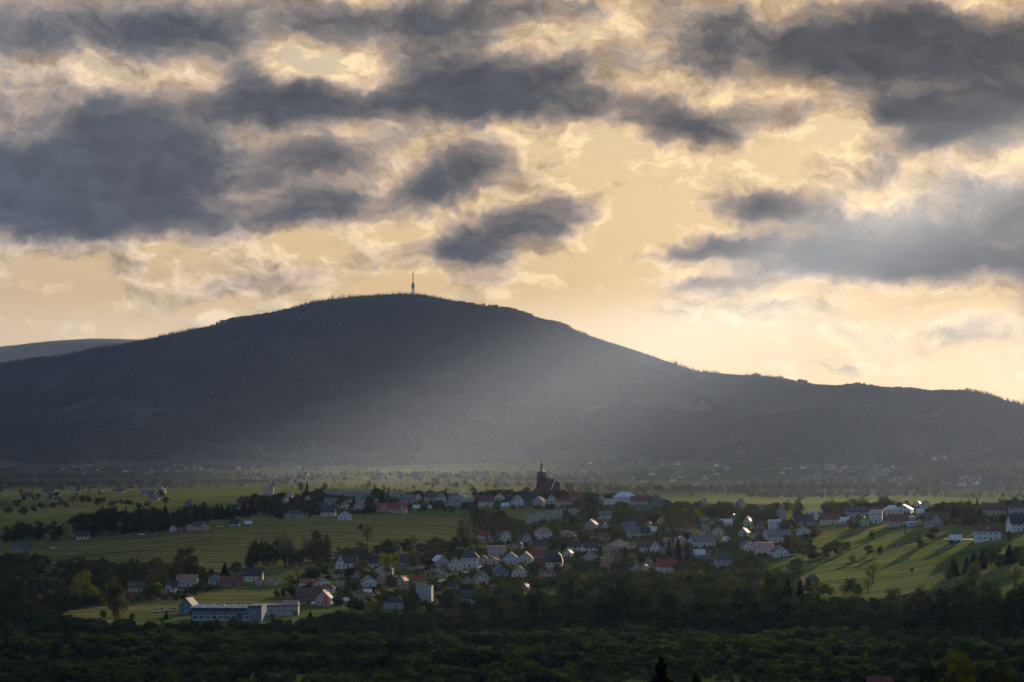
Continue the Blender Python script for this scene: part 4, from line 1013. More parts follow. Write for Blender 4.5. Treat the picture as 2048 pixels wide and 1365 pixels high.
ribbon('road', [(985, 1135), (1010, 1104), (1060, 1086), (1120, 1080), (1170, 1064), (1215, 1042), (1250, 1020)], 2.3, m_asph, .055, kind='structure')
ribbon('road', [(560, 1020), (640, 1036), (720, 1024), (820, 1010), (900, 1017), (1000, 1015), (1100, 1014), (1180, 1012)], 2.3, m_asph, .06, kind='structure')
ribbon('road', [(600, 1176), (650, 1166), (700, 1162), (760, 1150), (830, 1138), (905, 1142), (950, 1148)], 2.2, m_asph, .065, kind='structure')
ribbon('path', [(1400, 1075), (1412, 1062), (1428, 1050), (1442, 1040)], 2.0, m_track, .06, kind='structure')
ribbon('path', [(1890, 1078), (1940, 1080), (1990, 1084)], 1.6, m_track, .06, kind='structure')

def low_wall(pts, h, th, name, label, mat=None, cat='wall'):
    P = [Vector(at(px, py)) for px, py in pts]
    mb = MB()
    for a, b_ in zip(P[:-1], P[1:]):
        d = (b_ - a); d.z = 0; d.normalize(); s = Vector((-d.y, d.x, 0)) * th / 2
        v = []
        for p in (a, b_):
            for q in (-1, 1):
                for zz in (-1.2, h): c = p + s * q; v.append((c.x, c.y, c.z + zz))
        mb.add(v, [(0, 1, 5, 4), (2, 6, 7, 3), (1, 3, 7, 5), (0, 2, 3, 1), (4, 5, 7, 6)])
    return mb.build(name, mat or M_CONC, None, label=label, category=cat)
low_wall([(660, 1199), (672, 1196), (684, 1188), (694, 1183), (706, 1181), (719, 1174), (735, 1174), (752, 1168), (766, 1164), (784, 1162), (794, 1157), (819, 1150)], 1.1, .5, 'curved_wall', 'pale curved roadside wall winding past the white gables')
low_wall([(936, 1141), (948, 1139), (958, 1136), (967, 1133)], 1.0, .4, 'garden_wall', 'short pale garden wall below the modern white house')
low_wall([(1940, 1047), (1965, 1045), (1990, 1043), (2016, 1041)], 2.2, .6, 'retaining_wall', 'long grey retaining wall on the slope near the right edge', WALL['G'])
low_wall([(723, 1203), (740, 1198), (764, 1190)], 1.6, .6, 'retaining_wall', 'pale terrace wall beside the bend of the street')

def banner():
    X, Y, Z = at(651, 1213); Y -= 6; k = Y / F; X = (651 - CX) / F * Y; Z = float(ground_z(X, Y))
    r = empty('banner', (X, Y, Z), 0, label='tall red banner hanging in front of the grey gable', category='banner')
    m = plain('red_cloth', (.55, .05, .06), .7); h0, h1 = 1.5, 22.5 * k
    mb = MB(); n = 12; v = []; f = []
    for i in range(n + 1):
        t = i / n; zz = h0 + (h1 - h0) * t; off = .12 * math.sin(t * 9)
        v += [(-.95, off, zz), (.95, off + .1, zz), (.95, off + .15, zz), (-.95, off + .05, zz)]
    for i in range(n):
        for j in range(4): f.append((4 * i + j, 4 * i + (j + 1) % 4, 4 * i + 4 + (j + 1) % 4, 4 * i + 4 + j))
    f += [(3, 2, 1, 0), (4 * n, 4 * n + 1, 4 * n + 2, 4 * n + 3)]
    mb.add(v, f).build('cloth', m, r)
    MB().bar((-1.1, .2, -.5), (-1.1, .2, h1 + .3), .07).bar((-1.1, .2, h1 + .1), (1.1, .2, h1 + .1), .05).build('pole', M_TRIM, r)
    X, Y, Z = at(626, 1213); Y -= 3; X = (626 - CX) / F * Y; Z = float(ground_z(X, Y)); k = Y / F
    r = empty('sign_board', (X, Y, Z), 0, label='small white sign board left of the red banner', category='sign')
    MB().box(-.95, .95, -.06, .06, 1.2, 10.5 * k).build('board', M_TRIM, r)
    for s in (-.7, .7): MB().bar((s, .1, -.5), (s, .1, 10 * k), .06).build('post', M_DARK, r)
banner()
def pole(px, py, hpx, label, arm=True):
    X, Y, Z = at(px, py); h = hpx * Y / F
    r = empty('utility_pole', (X, Y, Z), 0, label=label, category='pole', group='wooden utility poles')
    MB().bar((0, 0, -1), (0, 0, h), .16, 6, .11).build('post', M_WOODP, r)
    if arm:
        c = MB().box(-1.1, 1.1, -.06, .06, h - .9, h - .75).build('crossarm', M_WOODP, r)
        for q in (-.95, 0, .95): MB().lathe([(.06, h - .75), (.09, h - .6), (.04, h - .45)], q, 0, 6).build('insulator', M_TRIM, c)
pole(1804, 1142, 34, 'taller wooden pole in the sunny field'); pole(1818, 1141, 30, 'shorter wooden pole beside the dark round bush in the sunny field')
pole(1161, 1018, 9, 'short pole above the graveyard'); pole(719, 1190, 20, 'wooden pole behind the curved pale wall'); pole(791, 1172, 22, 'wooden pole at the end of the curved pale wall')
pole(866, 1165, 20, 'wooden pole beside the street'); pole(1718, 1144, 22, 'thin pole left of the bare field tree')
def pylon(px, py, hpx, label):
    X, Y, Z = at(px, py, 1900); h = hpx * Y / F
    r = empty('lattice_mast', (X, Y, Z), 0, label=label, category='mast')
    mb = MB(); n = 8
    for sx, sy in ((-1, -1), (1, -1), (1, 1), (-1, 1)): mb.bar((sx * 1.1, sy * 1.1, -1), (sx * .3, sy * .3, h), .14, 4)
    for i in range(n):
        a, b_ = i / n, (i + 1) / n; wa, wb = 1.1 - .8 * a, 1.1 - .8 * b_
        for s in (-1, 1): mb.bar((-wa, s * wa, a * h), (wb, s * wb, b_ * h), .08, 4); mb.bar((wa, s * wa, a * h), (-wb, s * wb, b_ * h), .08, 4)
    mb.build('lattice', M_DARK, r)
    MB().bar((0, 0, h - .5), (0, 0, h + 2.5), .1, 5).build('antenna', M_DARK, r)
for i, (a, b_) in enumerate([(800, 1170), (838, 1166), (905, 1152), (948, 1144), (1035, 1126), (1090, 1112), (1150, 1099), (1230, 1094), (1320, 1086), (1430, 1070), (1040, 1092), (1140, 1071), (1228, 1034), (640, 1164), (740, 1150), (820, 1136)]):
    pole(a, b_, 24 if b_ > 1100 else 18, 'wooden utility pole along a village street')
pylon(608, 978, 44, 'thin dark lattice mast behind the two ridge trees')
pylon(379, 972, 26, 'small lattice mast over the far left valley')

CARM = {c: plain('car_' + c, v, .3, .03, spec=.5) for c, v in (('white', (.7, .7, .7)), ('dark', (.03, .032, .04)), ('silver', (.4, .41, .43)), ('red', (.35, .03, .03)))}
_b = MB().prism([(-2.1, .35), (2.1, .35), (2.15, .75), (1.3, .92), (-1.9, .95), (-2.15, .7)][::-1], -.85, .85, 'y').mesh('body', CARM['white'])
_c = MB().prism([(-1.7, .93), (1.1, .91), (.5, 1.42), (-1.2, 1.45)][::-1], -.74, .74, 'y').mesh('cabin', M_GLASS)
_wh = MB().lathe([(.32, -.1), (.32, .1)], k=12).mesh('wheel', M_DARK)
def car(px, py, c, label, rz=0.0, name='parked_car'):
    X, Y, Z = at(px, py)
    r = empty(name, (X, Y, Z + .05), rz, label=label, category='car', group='cars in the village')
    b_ = link('body', _b, r); b_.material_slots[0].link = 'OBJECT'; b_.material_slots[0].material = CARM[c]
    link('cabin', _c, r)
    for sx in (-1.3, 1.3):
        for sy in (-.8, .8): w = link('wheel', _wh, r); w.location = (sx, sy, .32); w.rotation_euler = (math.pi / 2, 0, 0)
for a in [(313, 1225, 'white', 'white car parked farthest left below the hedge', .1), (323, 1224, 'silver', 'silver car, second in the row below the hedge', .2), (340, 1223, 'white', 'white car, third in the row below the hedge', 0), (350, 1223, 'silver', 'silver car next to the dark blue gabled shed', .1),
          (92, 1099, 'dark', 'dark car standing in the field near the slate barn', .3), (107, 1098, 'white', 'white car standing in the field near the slate barn', .1), (1003, 1013, 'white', 'white van sized car on the ridge left of the tall white gable', 0),
          (810, 1181, 'silver', 'silver car glinting on the street bend', .5), (911, 1192, 'white', 'white car beside the pale blue hall', .2), (1062, 1077, 'white', 'white car left of the modern white house', 0), (1616, 1058, 'silver', 'silver car below the broad dark roof', .1),
          (441, 1056, 'white', 'white car at the upper field edge', 0), (282, 1071, 'white', 'white caravan sized car in front of the dark wood', 0), (700, 1030, 'silver', 'silver car beside the bright white gabled house', 0)]: car(*a)

# ---------------------------------------------------------------- graveyard on the slope below the church
def graves():
    base = [MB().box(-.45, .45, -.12, .12, -.3, 1.0).box(-.5, .5, -.2, 1.5, -.3, .18), MB().box(-.35, .35, -.1, .1, -.3, .8).box(-.08, .08, -.08, .08, .8, 1.5).box(-.3, .3, -.07, .07, 1.1, 1.22)]
    V = []; Fc = []
    mb = MB()
    for k in range(620):
        px = rng.uniform(1046, 1152); py = rng.uniform(1017, 1052)
        t = (px - 1046) / 106
        if py < 1031 - 14 * t or py > 1052 - 20 * t: continue
        x, Y, Z = at(px, py)
        x += rng.uniform(-.4, .4)
        p = base[rng.integers(2)]; s = rng.uniform(.8, 1.3)
        mb.add([(x + a * s, Y + b_ * s, Z + c * s) for a, b_, c in p.v], p.f)
    mb.build('gravestones', plain('grave_stone', (.26, .27, .29), .6, .35, .4), None, kind='stuff')
graves()

# sheds and small houses that fill the plots between the listed ones
SPOTS = [[(960, 1075), (1060, 1070), (1200, 1045), (1330, 1045), (1420, 1060), (1430, 1120), (1300, 1140), (1150, 1150), (1060, 1160), (960, 1135)], [(590, 1172), (690, 1150), (880, 1130), (980, 1140), (1060, 1190), (900, 1208), (700, 1212), (600, 1200)],
         [(1400, 1040), (1560, 1040), (1620, 1070), (1500, 1080), (1400, 1090)], [(600, 1003), (760, 1003), (1000, 1005), (1040, 1018), (840, 1010), (620, 1020)], [(1640, 1030), (1880, 1030), (1880, 1050), (1700, 1052)]]
def in_poly(P, px, py):
    r = False
    for i in range(len(P)):
        (xa, ya), (xb, yb) = P[i], P[i - 1]
        if (ya > py) != (yb > py) and px < (xb - xa) * (py - ya) / (yb - ya) + xa: r = not r
    return r
WORDS = ['among the central gardens', 'in the lower village', 'left of the sunny field', 'in the ridge row', 'above the sunny field']
COL = dict(W='white', C='cream', G='grey', Y='beige', P='pink', V='mauve', B='pale blue'); RCOL = dict(g='grey', b='brown', m='maroon', n='dark', r='red', p='pinkish', l='light')
def fill():
    used = set()
    for zi, (P, n) in enumerate(zip(SPOTS, (26, 20, 10, 6, 5))):
        Pa = np.array(P, float); k = 0
        for _ in range(900):
            if k >= n: break
            px, py = rng.uniform(Pa[:, 0].min(), Pa[:, 0].max()), rng.uniform(Pa[:, 1].min(), Pa[:, 1].max())
            if not in_poly(P, px, py): continue
            w = rng.uniform(13, 25) * (.85 if py < 1030 else 1); h = w * rng.uniform(.55, .8)
            if any(min(px + w / 2, b_) - max(px - w / 2, a) > 2 and min(py, d) - max(py - h, c) > .2 * h for a, b_, c, d, _y in RECTS): continue
            wk = 'WCGYPVB'[rng.integers(7)]; rk = 'gbmnrpl'[rng.integers(7)]; st = 'GEGEH'[rng.integers(5)]
            what = 'shed' if w < 17 else 'house'
            form = {'G': 'gabled', 'E': 'long roofed', 'H': 'hipped'}[st]
            lab = 'small %s %s %s with %s roof %s' % (COL[wk], form, what, RCOL[rk], WORDS[zi])
            if lab in used: continue
            used.add(lab)
            house(px - w / 2, px + w / 2, py - h, py, st, float(rng.uniform(-22, 22)), wk, rk, lab, name='garden_shed' if what == 'shed' else 'small_house', cat=what, chim=0 if what == 'shed' else 1, wins=1 if what == 'shed' else 2)
            k += 1
fill()

# ---------------------------------------------------------------- foliage
def leaf(name, c, trans=.35, var=.32):
    m = bpy.data.materials.new('leaf_' + name); m.use_nodes = True
    T = NT(m.node_tree); T.n.clear()
    out = T.node('ShaderNodeOutputMaterial')
    oi = T.node('ShaderNodeObjectInfo'); geo = T.node('ShaderNodeNewGeometry')
    n = T.noise(geo.outputs['Position'], .45, 3, .6, dims='3D').outputs['Fac']
    g = T.m('MULTIPLY', T.remap(oi.outputs['Random'], 0, 1, 1 - var * .85, 1 + var, False), T.remap(n, .3, .7, 1 - var, 1 + var))
    hue = T.mix(oi.outputs['Random'], (c[0] * .85, c[1] * 1.02, c[2] * 1.15), (c[0] * 1.15, c[1] * .98, c[2] * .85))
    cc = T.v('SCALE', hue, scale=g)
    d = T.node('ShaderNodeBsdfDiffuse'); T.put(d.inputs[0], cc)
    t = T.node('ShaderNodeBsdfTranslucent'); T.put(t.inputs[0], T.v('MULTIPLY', cc, (1.25, 1.3, .6)))
    mx = T.node('ShaderNodeMixShader'); mx.inputs[0].default_value = trans
    T.l.new(d.outputs[0], mx.inputs[1]); T.l.new(t.outputs[0], mx.inputs[2]); T.l.new(mx.outputs[0], out.inputs[0])
    return m
LEAF = {k: leaf(n, c) for k, n, c in [('d', 'dark', (.016, .028, .013)), ('g', 'green', (.030, .050, .016)), ('o', 'olive', (.050, .054, .019)), ('y', 'yellow_green', (.130, .140, .020)),
                                       ('b', 'brown', (.036, .034, .019)), ('s', 'needle', (.008, .015, .011)), ('u', 'blue_green', (.016, .030, .024)), ('a', 'amber', (.13, .085, .02)), ('w', 'willow', (.033, .056, .023)), ('v', 'young_willow', (.048, .068, .025))]}
for k, n, c in (('F', 'far_needle', (.010, .017, .012)), ('D', 'far_broad', (.013, .021, .012)), ('E', 'far_spring', (.017, .023, .012))): LEAF[k] = leaf(n, c, .2, .12)
M_BARK = plain('bark', (.045, .036, .028), .95, .3, 2.0)
def quads(C, size, rg, up=.25, aspect=.75):
    n = len(C)
    a = rg.normal(size=(n, 3)); a /= np.linalg.norm(a, axis=1)[:, None]
    b_ = rg.normal(size=(n, 3)); b_ -= (b_ * a).sum(1)[:, None] * a; b_ /= np.linalg.norm(b_, axis=1)[:, None]
    s = (size * rg.uniform(.6, 1.3, n))[:, None] if np.ndim(size) == 0 else size[:, None]
    a = a * s; b_ = b_ * s * aspect
    V = np.stack([C - a - b_ * .4, C + b_, C + a + b_ * .2, C - b_], 1).reshape(-1, 3)
    return V, np.arange(n * 4).reshape(-1, 4)
def crown_round(seed, n, size, lobes=16, base=.22, shape=1.0, spread=.14, flat=1.0):
    rg = np.random.default_rng(seed)
    ctr = []
    while len(ctr) < lobes:
        p = rg.uniform(-1, 1, 3)
        r = np.linalg.norm(p)
        if r > 1 or r < .35: continue
        ctr.append(p)
    ctr = np.array(ctr)
    h = 1 - base
    ctr = ctr * [.36, .36, h * .43] + [0, 0, base + h * .5]
    ctr[:, :2] *= (1.0 - .35 * shape * np.clip((ctr[:, 2:] - (base + .5 * h)) / (h * .5), -.6, 1))
    k = rg.integers(0, lobes, n)
    off = rg.normal(size=(n, 3)); off /= np.linalg.norm(off, axis=1)[:, None]
    off *= (rg.uniform(0, 1, n) ** .45)[:, None] * rg.uniform(.7, 1.25, lobes)[k][:, None]
    C = ctr[k] + off * [spread, spread, spread * .8 * flat]
    C[:, 2] = np.clip(C[:, 2], base * .8, 1.0)
    V, Fq = quads(C, size, rg)
    return V, Fq, ctr
def crown_spruce(seed, layers=26, per=11, width=.5, wk=.16):
    rg = np.random.default_rng(seed)
    V = []; Fq = []
    for i in range(layers):
        z = .08 + .90 * (i / (layers - 1)) ** .92
        r = width * (1 - z) ** .85 * rg.uniform(.82, 1.1) + .012
        m = max(4, int(per * (.45 + (1 - z))))
        for j in range(m):
            a = 2 * math.pi * (j + rg.uniform(0, .8)) / m; rr = r * rg.uniform(.75, 1.12)
            d = np.array([math.cos(a), math.sin(a), 0]); s = np.array([-d[1], d[0], 0])
            w = wk * rr + .012 * wk / .16; dr = .16 * rr + .01
            p0 = np.array([0, 0, z + .02]); p1 = p0 + d * rr * .6 - [0, 0, dr * .5]; p2 = p0 + d * rr - [0, 0, dr * .75]
            n0 = len(V)
            V += [p0, p1 + s * w, p2, p1 - s * w]; Fq.append((n0, n0 + 1, n0 + 2, n0 + 3))
            q1 = p0 + d * rr * .55 - [0, 0, dr * 2.3 + .012]
            n0 = len(V); V += [p0 - [0, 0, .005], p2, q1, p0 - [0, 0, .03]]; Fq.append((n0, n0 + 1, n0 + 2, n0 + 3))
    return np.array(V), np.array(Fq), None
def trunk_mesh(name, ctr, r=.018, top=.8, twigs=False, seed=0):
    rg = np.random.default_rng(seed)
    mb = MB(); zs = [0, .18, .4, .62, top]
    pts = [(0, 0, -.04)] + [(rg.uniform(-.012, .012), rg.uniform(-.012, .012), z) for z in zs[1:]]
    for i in range(len(pts) - 1): mb.bar(pts[i], pts[i + 1], r * (1.25 - i * .26), 6, r * (1.0 - i * .24))
    if ctr is not None:
        for c in ctr:
            z = min(max(c[2] - .22, .16), top - .05); st = (0, 0, z)
            mb.bar(st, tuple(c), r * .42, 4, r * .10)
            if twigs:
                for _ in range(7):
                    e = c + rg.normal(size=3) * [.11, .11, .09] + [0, 0, .04]; mb.bar(tuple(c * .75 + np.array(st) * .25), tuple(e), r * .14, 3, r * .04)
    return mb.mesh(name, M_BARK)
PROTO = {}
def proto(kind, V, Fq, trunk):
    me = mesh_from('crown', V, Fq, LEAF['g'])
    PROTO.setdefault(kind, []).append((me, trunk))
for i in range(5):
    V, Fq, c = crown_round(100 + i, 2300, .026, 20 + i, (.0, .02, .0, .08, .0)[i], 1.0 if i % 2 else .6, .17); proto('round', V, Fq, trunk_mesh('trunk', c, .02, .72))
for i in range(3):
    V, Fq, c = crown_round(130 + i, 1500, .022, 22, .05, .5, .12); proto('tall', V, Fq, trunk_mesh('trunk', c, .02, .8))
for i in range(3):
    V, Fq, c = crown_round(150 + i, 520, .020, 24, .18, .7, .16); proto('bare', V, Fq, trunk_mesh('trunk', c, .022, .85, True, i))
for i in range(3):
    V, Fq, c = crown_round(170 + i, 1300, .040, 12, .0, .7, .18); proto('shrub', V, Fq, trunk_mesh('trunk', c, .02, .6))
for i in range(3):
    V, Fq, c = crown_spruce(190 + i); proto('spruce', V, Fq, trunk_mesh('trunk', None, .016, .97))
NAMES = {'round': 'broadleaf_tree', 'tall': 'poplar_tree', 'bare': 'bare_tree', 'shrub': 'shrub', 'spruce': 'spruce_tree'}
CATS = {'round': 'tree', 'tall': 'tree', 'bare': 'tree', 'shrub': 'shrub', 'spruce': 'spruce'}
NTREE = {}
def plant(x, Y, Z, h, w, kind, mat, label, group=None):
    me, tr = PROTO[kind][rng.integers(len(PROTO[kind]))]
    r = empty(NAMES[kind], (x, Y, Z), rng.uniform(0, 6.28), label=label, category=CATS[kind])
    if group: r['group'] = group
    r.scale = (w, w, h)
    link('trunk', tr, r)
    c = link('crown', me, r); c.material_slots[0].link = 'OBJECT'; c.material_slots[0].material = LEAF[mat]
    NTREE[kind] = NTREE.get(kind, 0) + 1
    return r
def tree(px, yb, yt, wpx, kind, mat, label, group=None, ymin=900.0):
    x, Y, Z = at(px, yb, ymin)
    return plant(x, Y, Z, (yb - yt) * Y / F, wpx * Y / F, kind, mat, label, group)
TREES = [
 (601, 981, 962, 15, 'round', 'o', 'left tree of the pair beside the lattice mast'), (614, 980, 961, 9, 'spruce', 's', 'narrow spruce beside the lattice mast'), (649, 982, 965, 16, 'round', 'd', 'dark round tree at the end of the long grey house'),
 (736, 984, 959, 18, 'bare', 'b', 'lone bare tree on the ridge skyline'), (749, 985, 967, 10, 'tall', 'o', 'slim tree right of the lone bare ridge tree'), (768, 985, 972, 8, 'round', 'o', 'small round tree of the ridge pair'), (777, 985, 970, 6, 'spruce', 'g', 'slim conifer of the small ridge pair'), (789, 985, 974, 5, 'spruce', 'g', 'tiny conifer on the ridge skyline'),
 (947, 996, 970, 19, 'round', 's', 'dark tree rising behind the smoke'), (1024, 993, 975, 12, 'spruce', 's', 'dark conifer behind the tall white gable'), (1052, 991, 973, 24, 'round', 'o', 'round olive tree just left of the church'), (997, 990, 980, 9, 'spruce', 's', 'small conifer between smoke and tall white gable'),
 (1136, 992, 965, 32, 'round', 'd', 'big dark spreading tree just right of the church'), (1178, 994, 969, 22, 'round', 'o', 'round olive tree left of the big white hipped building'), (1245, 990, 979, 22, 'round', 'o', 'tree crown showing above the big white hipped building'), (1292, 1000, 988, 18, 'round', 'b', 'brownish tree on the ridge right of the big white building'),
 (1345, 1103, 1012, 62, 'bare', 'b', 'huge pale half bare tree in the village centre'), (1374, 1082, 1036, 24, 'bare', 'a', 'amber tree touching the huge half bare tree'), (1338, 1122, 1078, 20, 'spruce', 's', 'left dark spruce above the bright white house'), (1356, 1122, 1072, 24, 'spruce', 's', 'middle dark spruce above the bright white house'), (1374, 1121, 1080, 20, 'spruce', 's', 'right dark spruce above the bright white house'),
 (1297, 1120, 1090, 11, 'spruce', 's', 'small spruce in front of the house with front gable'), (1251, 1133, 1092, 22, 'spruce', 's', 'tall spruce right of the red brown brick house'), (1310, 1120, 1107, 14, 'shrub', 'y', 'bright yellow green bush below the house with front gable'), (1330, 1160, 1148, 20, 'shrub', 'a', 'sunlit yellow bush below the bright white house'), (1193, 1140, 1116, 22, 'round', 'o', 'round olive bush tree left of the orange garage'), (1148, 1142, 1112, 26, 'round', 'g', 'round garden tree right of the mansard house'),
 (1598, 1036, 991, 24, 'round', 'd', 'big dark tree on the upper right slope'), (1572, 1036, 999, 15, 'tall', 'd', 'slim dark tree beside the big dark tree'), (1552, 1030, 1006, 14, 'spruce', 's', 'spruce left of the slim dark tree'), (1456, 1022, 1000, 14, 'spruce', 's', 'first spruce of the row against the valley'), (1475, 1024, 1002, 13, 'spruce', 's', 'second spruce of the row against the valley'), (1495, 1022, 1006, 10, 'spruce', 's', 'third spruce of the row against the valley'), (1512, 1020, 1008, 8, 'spruce', 's', 'fourth spruce of the row against the valley'), (1536, 1020, 1008, 8, 'spruce', 's', 'fifth spruce of the row against the valley'),
 (1465, 1108, 1079, 21, 'round', 'g', 'round green tree above the teal hipped roof'), (1478, 1136, 1098, 20, 'round', 'b', 'brown tree right of the teal hipped roof'), (1435, 1112, 1076, 24, 'spruce', 's', 'dark conifer left of the round green tree'), (1660, 1036, 1000, 30, 'round', 'o', 'sunlit olive tree on the right ridge'), (1682, 1030, 1000, 22, 'bare', 'a', 'glowing bare tree behind the dormered house'),
 (1745, 1080, 1060, 20, 'round', 'g', 'lone round bush in the sunny field'), (1692, 1104, 1082, 26, 'round', 'd', 'dark bush left of the field bush clump'), (1737, 1111, 1087, 28, 'round', 'd', 'dark left bush of the clump in the sunny field'), (1760, 1111, 1091, 22, 'round', 'g', 'right bush of the clump in the sunny field'), (1704, 1125, 1110, 18, 'round', 'g', 'small round bush below the dark field bush'), (1810, 1072, 1060, 8, 'tall', 'o', 'sapling at the top of the sunny field'),
 (1867, 1082, 1053, 36, 'shrub', 's', 'big dark round thicket in the sunny field'), (1841, 1095, 1068, 22, 'round', 'o', 'olive round tree left of the big dark thicket'), (1999, 1012, 996, 11, 'spruce', 's', 'lone spruce behind the wide brown roof'), (1745, 1170, 1118, 44, 'bare', 'o', 'thin half bare tree at the foot of the sunny field'), (1824, 1146, 1134, 11, 'shrub', 'd', 'small dark bush beside the poles in the sunny field'), (2018, 1082, 1062, 20, 'round', 'o', 'round tree right of the lone white house'), (1700, 1050, 1038, 16, 'shrub', 'o', 'bush above the sunny field left of the green house'),
 (170, 1212, 1141, 58, 'round', 'y', 'tall yellow green tree in the lower left'), (229, 1246, 1147, 54, 'round', 'o', 'large tree with long bare trunk in the lower left'), (211, 1190, 1120, 19, 'tall', 'd', 'dark columnar tree behind the two large trees'), (318, 1186, 1115, 52, 'round', 'o', 'broad olive tree above the dark roofed house'), (356, 1170, 1110, 42, 'round', 'b', 'brownish tree right of the broad olive tree'), (377, 1158, 1091, 48, 'round', 'd', 'tall dark tree above the faded red roof'), (28, 1266, 1140, 66, 'round', 'd', 'dark tree mass at the left edge'), (122, 1232, 1178, 46, 'round', 'd', 'dark rounded bush left of the tall yellow green tree'), (100, 1212, 1180, 36, 'shrub', 'a', 'rusty shrub behind the dark rounded bush'), (80, 1206, 1168, 20, 'spruce', 's', 'dark conifer in the lower left'), (265, 1150, 1120, 30, 'round', 'd', 'dim tree behind the brown barn'), (135, 1172, 1132, 36, 'round', 'u', 'bluish dark tree behind the tall yellow green tree'),
 (528, 1142, 1075, 34, 'tall', 's', 'tall dark conifer like tree at the start of the hedgerow'), (572, 1136, 1064, 58, 'bare', 'b', 'large brown budding tree of the hedgerow'), (628, 1128, 1058, 52, 'round', 'd', 'big dark round tree of the hedgerow'), (500, 1145, 1102, 34, 'round', 'd', 'dark tree left of the tall hedgerow conifer'), (548, 1134, 1112, 16, 'shrub', 'y', 'pale green bush inside the hedgerow'), (594, 1162, 1127, 17, 'tall', 'y', 'yellow green poplar on the lit strip'), (472, 1150, 1122, 30, 'round', 'b', 'brown tree at the left end of the lit strip'), (450, 1152, 1124, 24, 'spruce', 's', 'spruce above the long maroon roof'),
 (774, 1152, 1104, 36, 'round', 'y', 'leafy tree between the two dark roofed houses on the lit strip'), (902, 1124, 1090, 26, 'round', 'd', 'dark round tree left of the modern white house'), (735, 1092, 1048, 30, 'bare', 'b', 'thin bare tree in the middle of the green field'), (722, 1062, 1048, 14, 'round', 'd', 'small dark tree in the green field'), (894, 1150, 1136, 16, 'bare', 'b', 'thin bare tree beside the street'), (896, 1210, 1172, 24, 'round', 'g', 'round tree in front of the pale blue hall'),
 (948, 1088, 1020, 40, 'bare', 'b', 'left tree of the tall brown wood'), (972, 1088, 1005, 46, 'bare', 'b', 'tallest tree of the tall brown wood'), (990, 1085, 1016, 34, 'bare', 'o', 'right tree of the tall brown wood'), (926, 1086, 1034, 30, 'round', 'o', 'yellowish tree at the edge of the tall brown wood'), (1024, 1076, 1036, 44, 'bare', 'o', 'broad budding tree right of the tall brown wood'),
 (1900, 1170, 1128, 36, 'bare', 'b', 'brown tree at the left end of the right hand wood'), (1947, 1182, 1122, 44, 'round', 'g', 'fresh green tree in the right hand wood'), (2030, 1190, 1125, 46, 'bare', 'b', 'brown budding tree at the right edge'), (1117, 1262, 1196, 44, 'round', 'o', 'olive tree standing out in the dark forest belt'), (1008, 1262, 1190, 46, 'bare', 'o', 'budding tree left of the dark forest belt'), (1460, 1196, 1148, 40, 'round', 'g', 'fresh green tree below the teal hipped roof'), (1540, 1240, 1128, 62, 'round', 'd', 'tall dark tree in front of the sunny field corner'), (1575, 1246, 1150, 50, 'spruce', 's', 'broad black spruce left of the dark cabin'), (1600, 1246, 1154, 44, 'spruce', 's', 'black spruce touching the dark cabin'),
]
for t in TREES: tree(*t)

def belt(n, x0, x1, base, tmin, tmax, wmin, wmax, kinds, label, group, jit=6):
    """a row of trees: base and top rows as functions of the column"""
    for k in range(n):
        px = x0 + (x1 - x0) * (k + rng.uniform(.1, .9)) / n
        yb = base(px) + rng.uniform(-jit, jit)
        kd, mt = kinds[rng.integers(len(kinds))]
        h = rng.uniform(tmin, tmax); w = rng.uniform(wmin, wmax) * (.7 if kd == 'spruce' else 1)
        tree(px, yb, yb - h, w, kd, mt, label, group)
lin = lambda a, b_: (lambda x: np.interp(x, a, b_))
belt(26, 146, 405, lin([148, 400], [1073, 1056]), 40, 58, 34, 50, [('round', 'd'), ('tall', 's'), ('round', 's'), ('spruce', 's')], 'dark tree of the dense wood on the upper left field', 'trees of the upper left wood', 4)
belt(13, 400, 565, lin([400, 560], [1044, 1028]), 26, 42, 30, 42, [('round', 'd'), ('round', 'u'), ('spruce', 's')], 'dark tree of the strip above the left field', 'trees of the strip above the left field', 4)
belt(8, 0, 128, lin([0, 128], [1086, 1080]), 30, 46, 28, 40, [('round', 'd'), ('round', 's')], 'dark tree of the clump left of the white cottage', 'trees of the far left field clump', 4)
belt(11, 498, 664, lin([498, 664], [1138, 1122]), 34, 62, 34, 50, [('round', 'd'), ('round', 'b'), ('round', 's'), ('shrub', 'd'), ('bare', 'b')], 'dark tree of the tall hedgerow left of the green field strip', 'trees of the tall hedgerow', 5)
belt(24, 0, 340, lin([0, 340], [1024, 1004]), 9, 19, 16, 26, [('round', 'b'), ('round', 'o'), ('shrub', 'u'), ('round', 'd'), ('bare', 'b')], 'brownish tree around the far left hamlet', 'trees around the far left hamlet', 9)
belt(18, 650, 935, lin([655, 930], [1128, 1096]), 20, 40, 26, 40, [('round', 'd'), ('bare', 'b'), ('round', 'b'), ('shrub', 'd')], 'brownish tree of the hedgerow below the green field', 'trees of the hedgerow below the green field', 5)
belt(9, 1905, 2060, lin([1905, 2060], [1150, 1128]), 30, 48, 36, 52, [('round', 'd'), ('spruce', 's'), ('round', 's')], 'dark tree of the wood at the foot of the sunny field', 'trees of the right hand wood', 8)
belt(11, 1868, 1956, lin([1868, 1956], [1040, 1030]), 26, 42, 16, 24, [('round', 'd'), ('round', 'o'), ('spruce', 'd')], 'tree of the pine grove on the right ridge', 'trees of the pine grove', 4)
belt(9, 1566, 1680, lin([1566, 1680], [1116, 1110]), 26, 46, 24, 36, [('round', 'd'), ('round', 'g'), ('round', 'b')], 'dark tree of the thicket right of the white gabled house', 'trees of the thicket', 8)
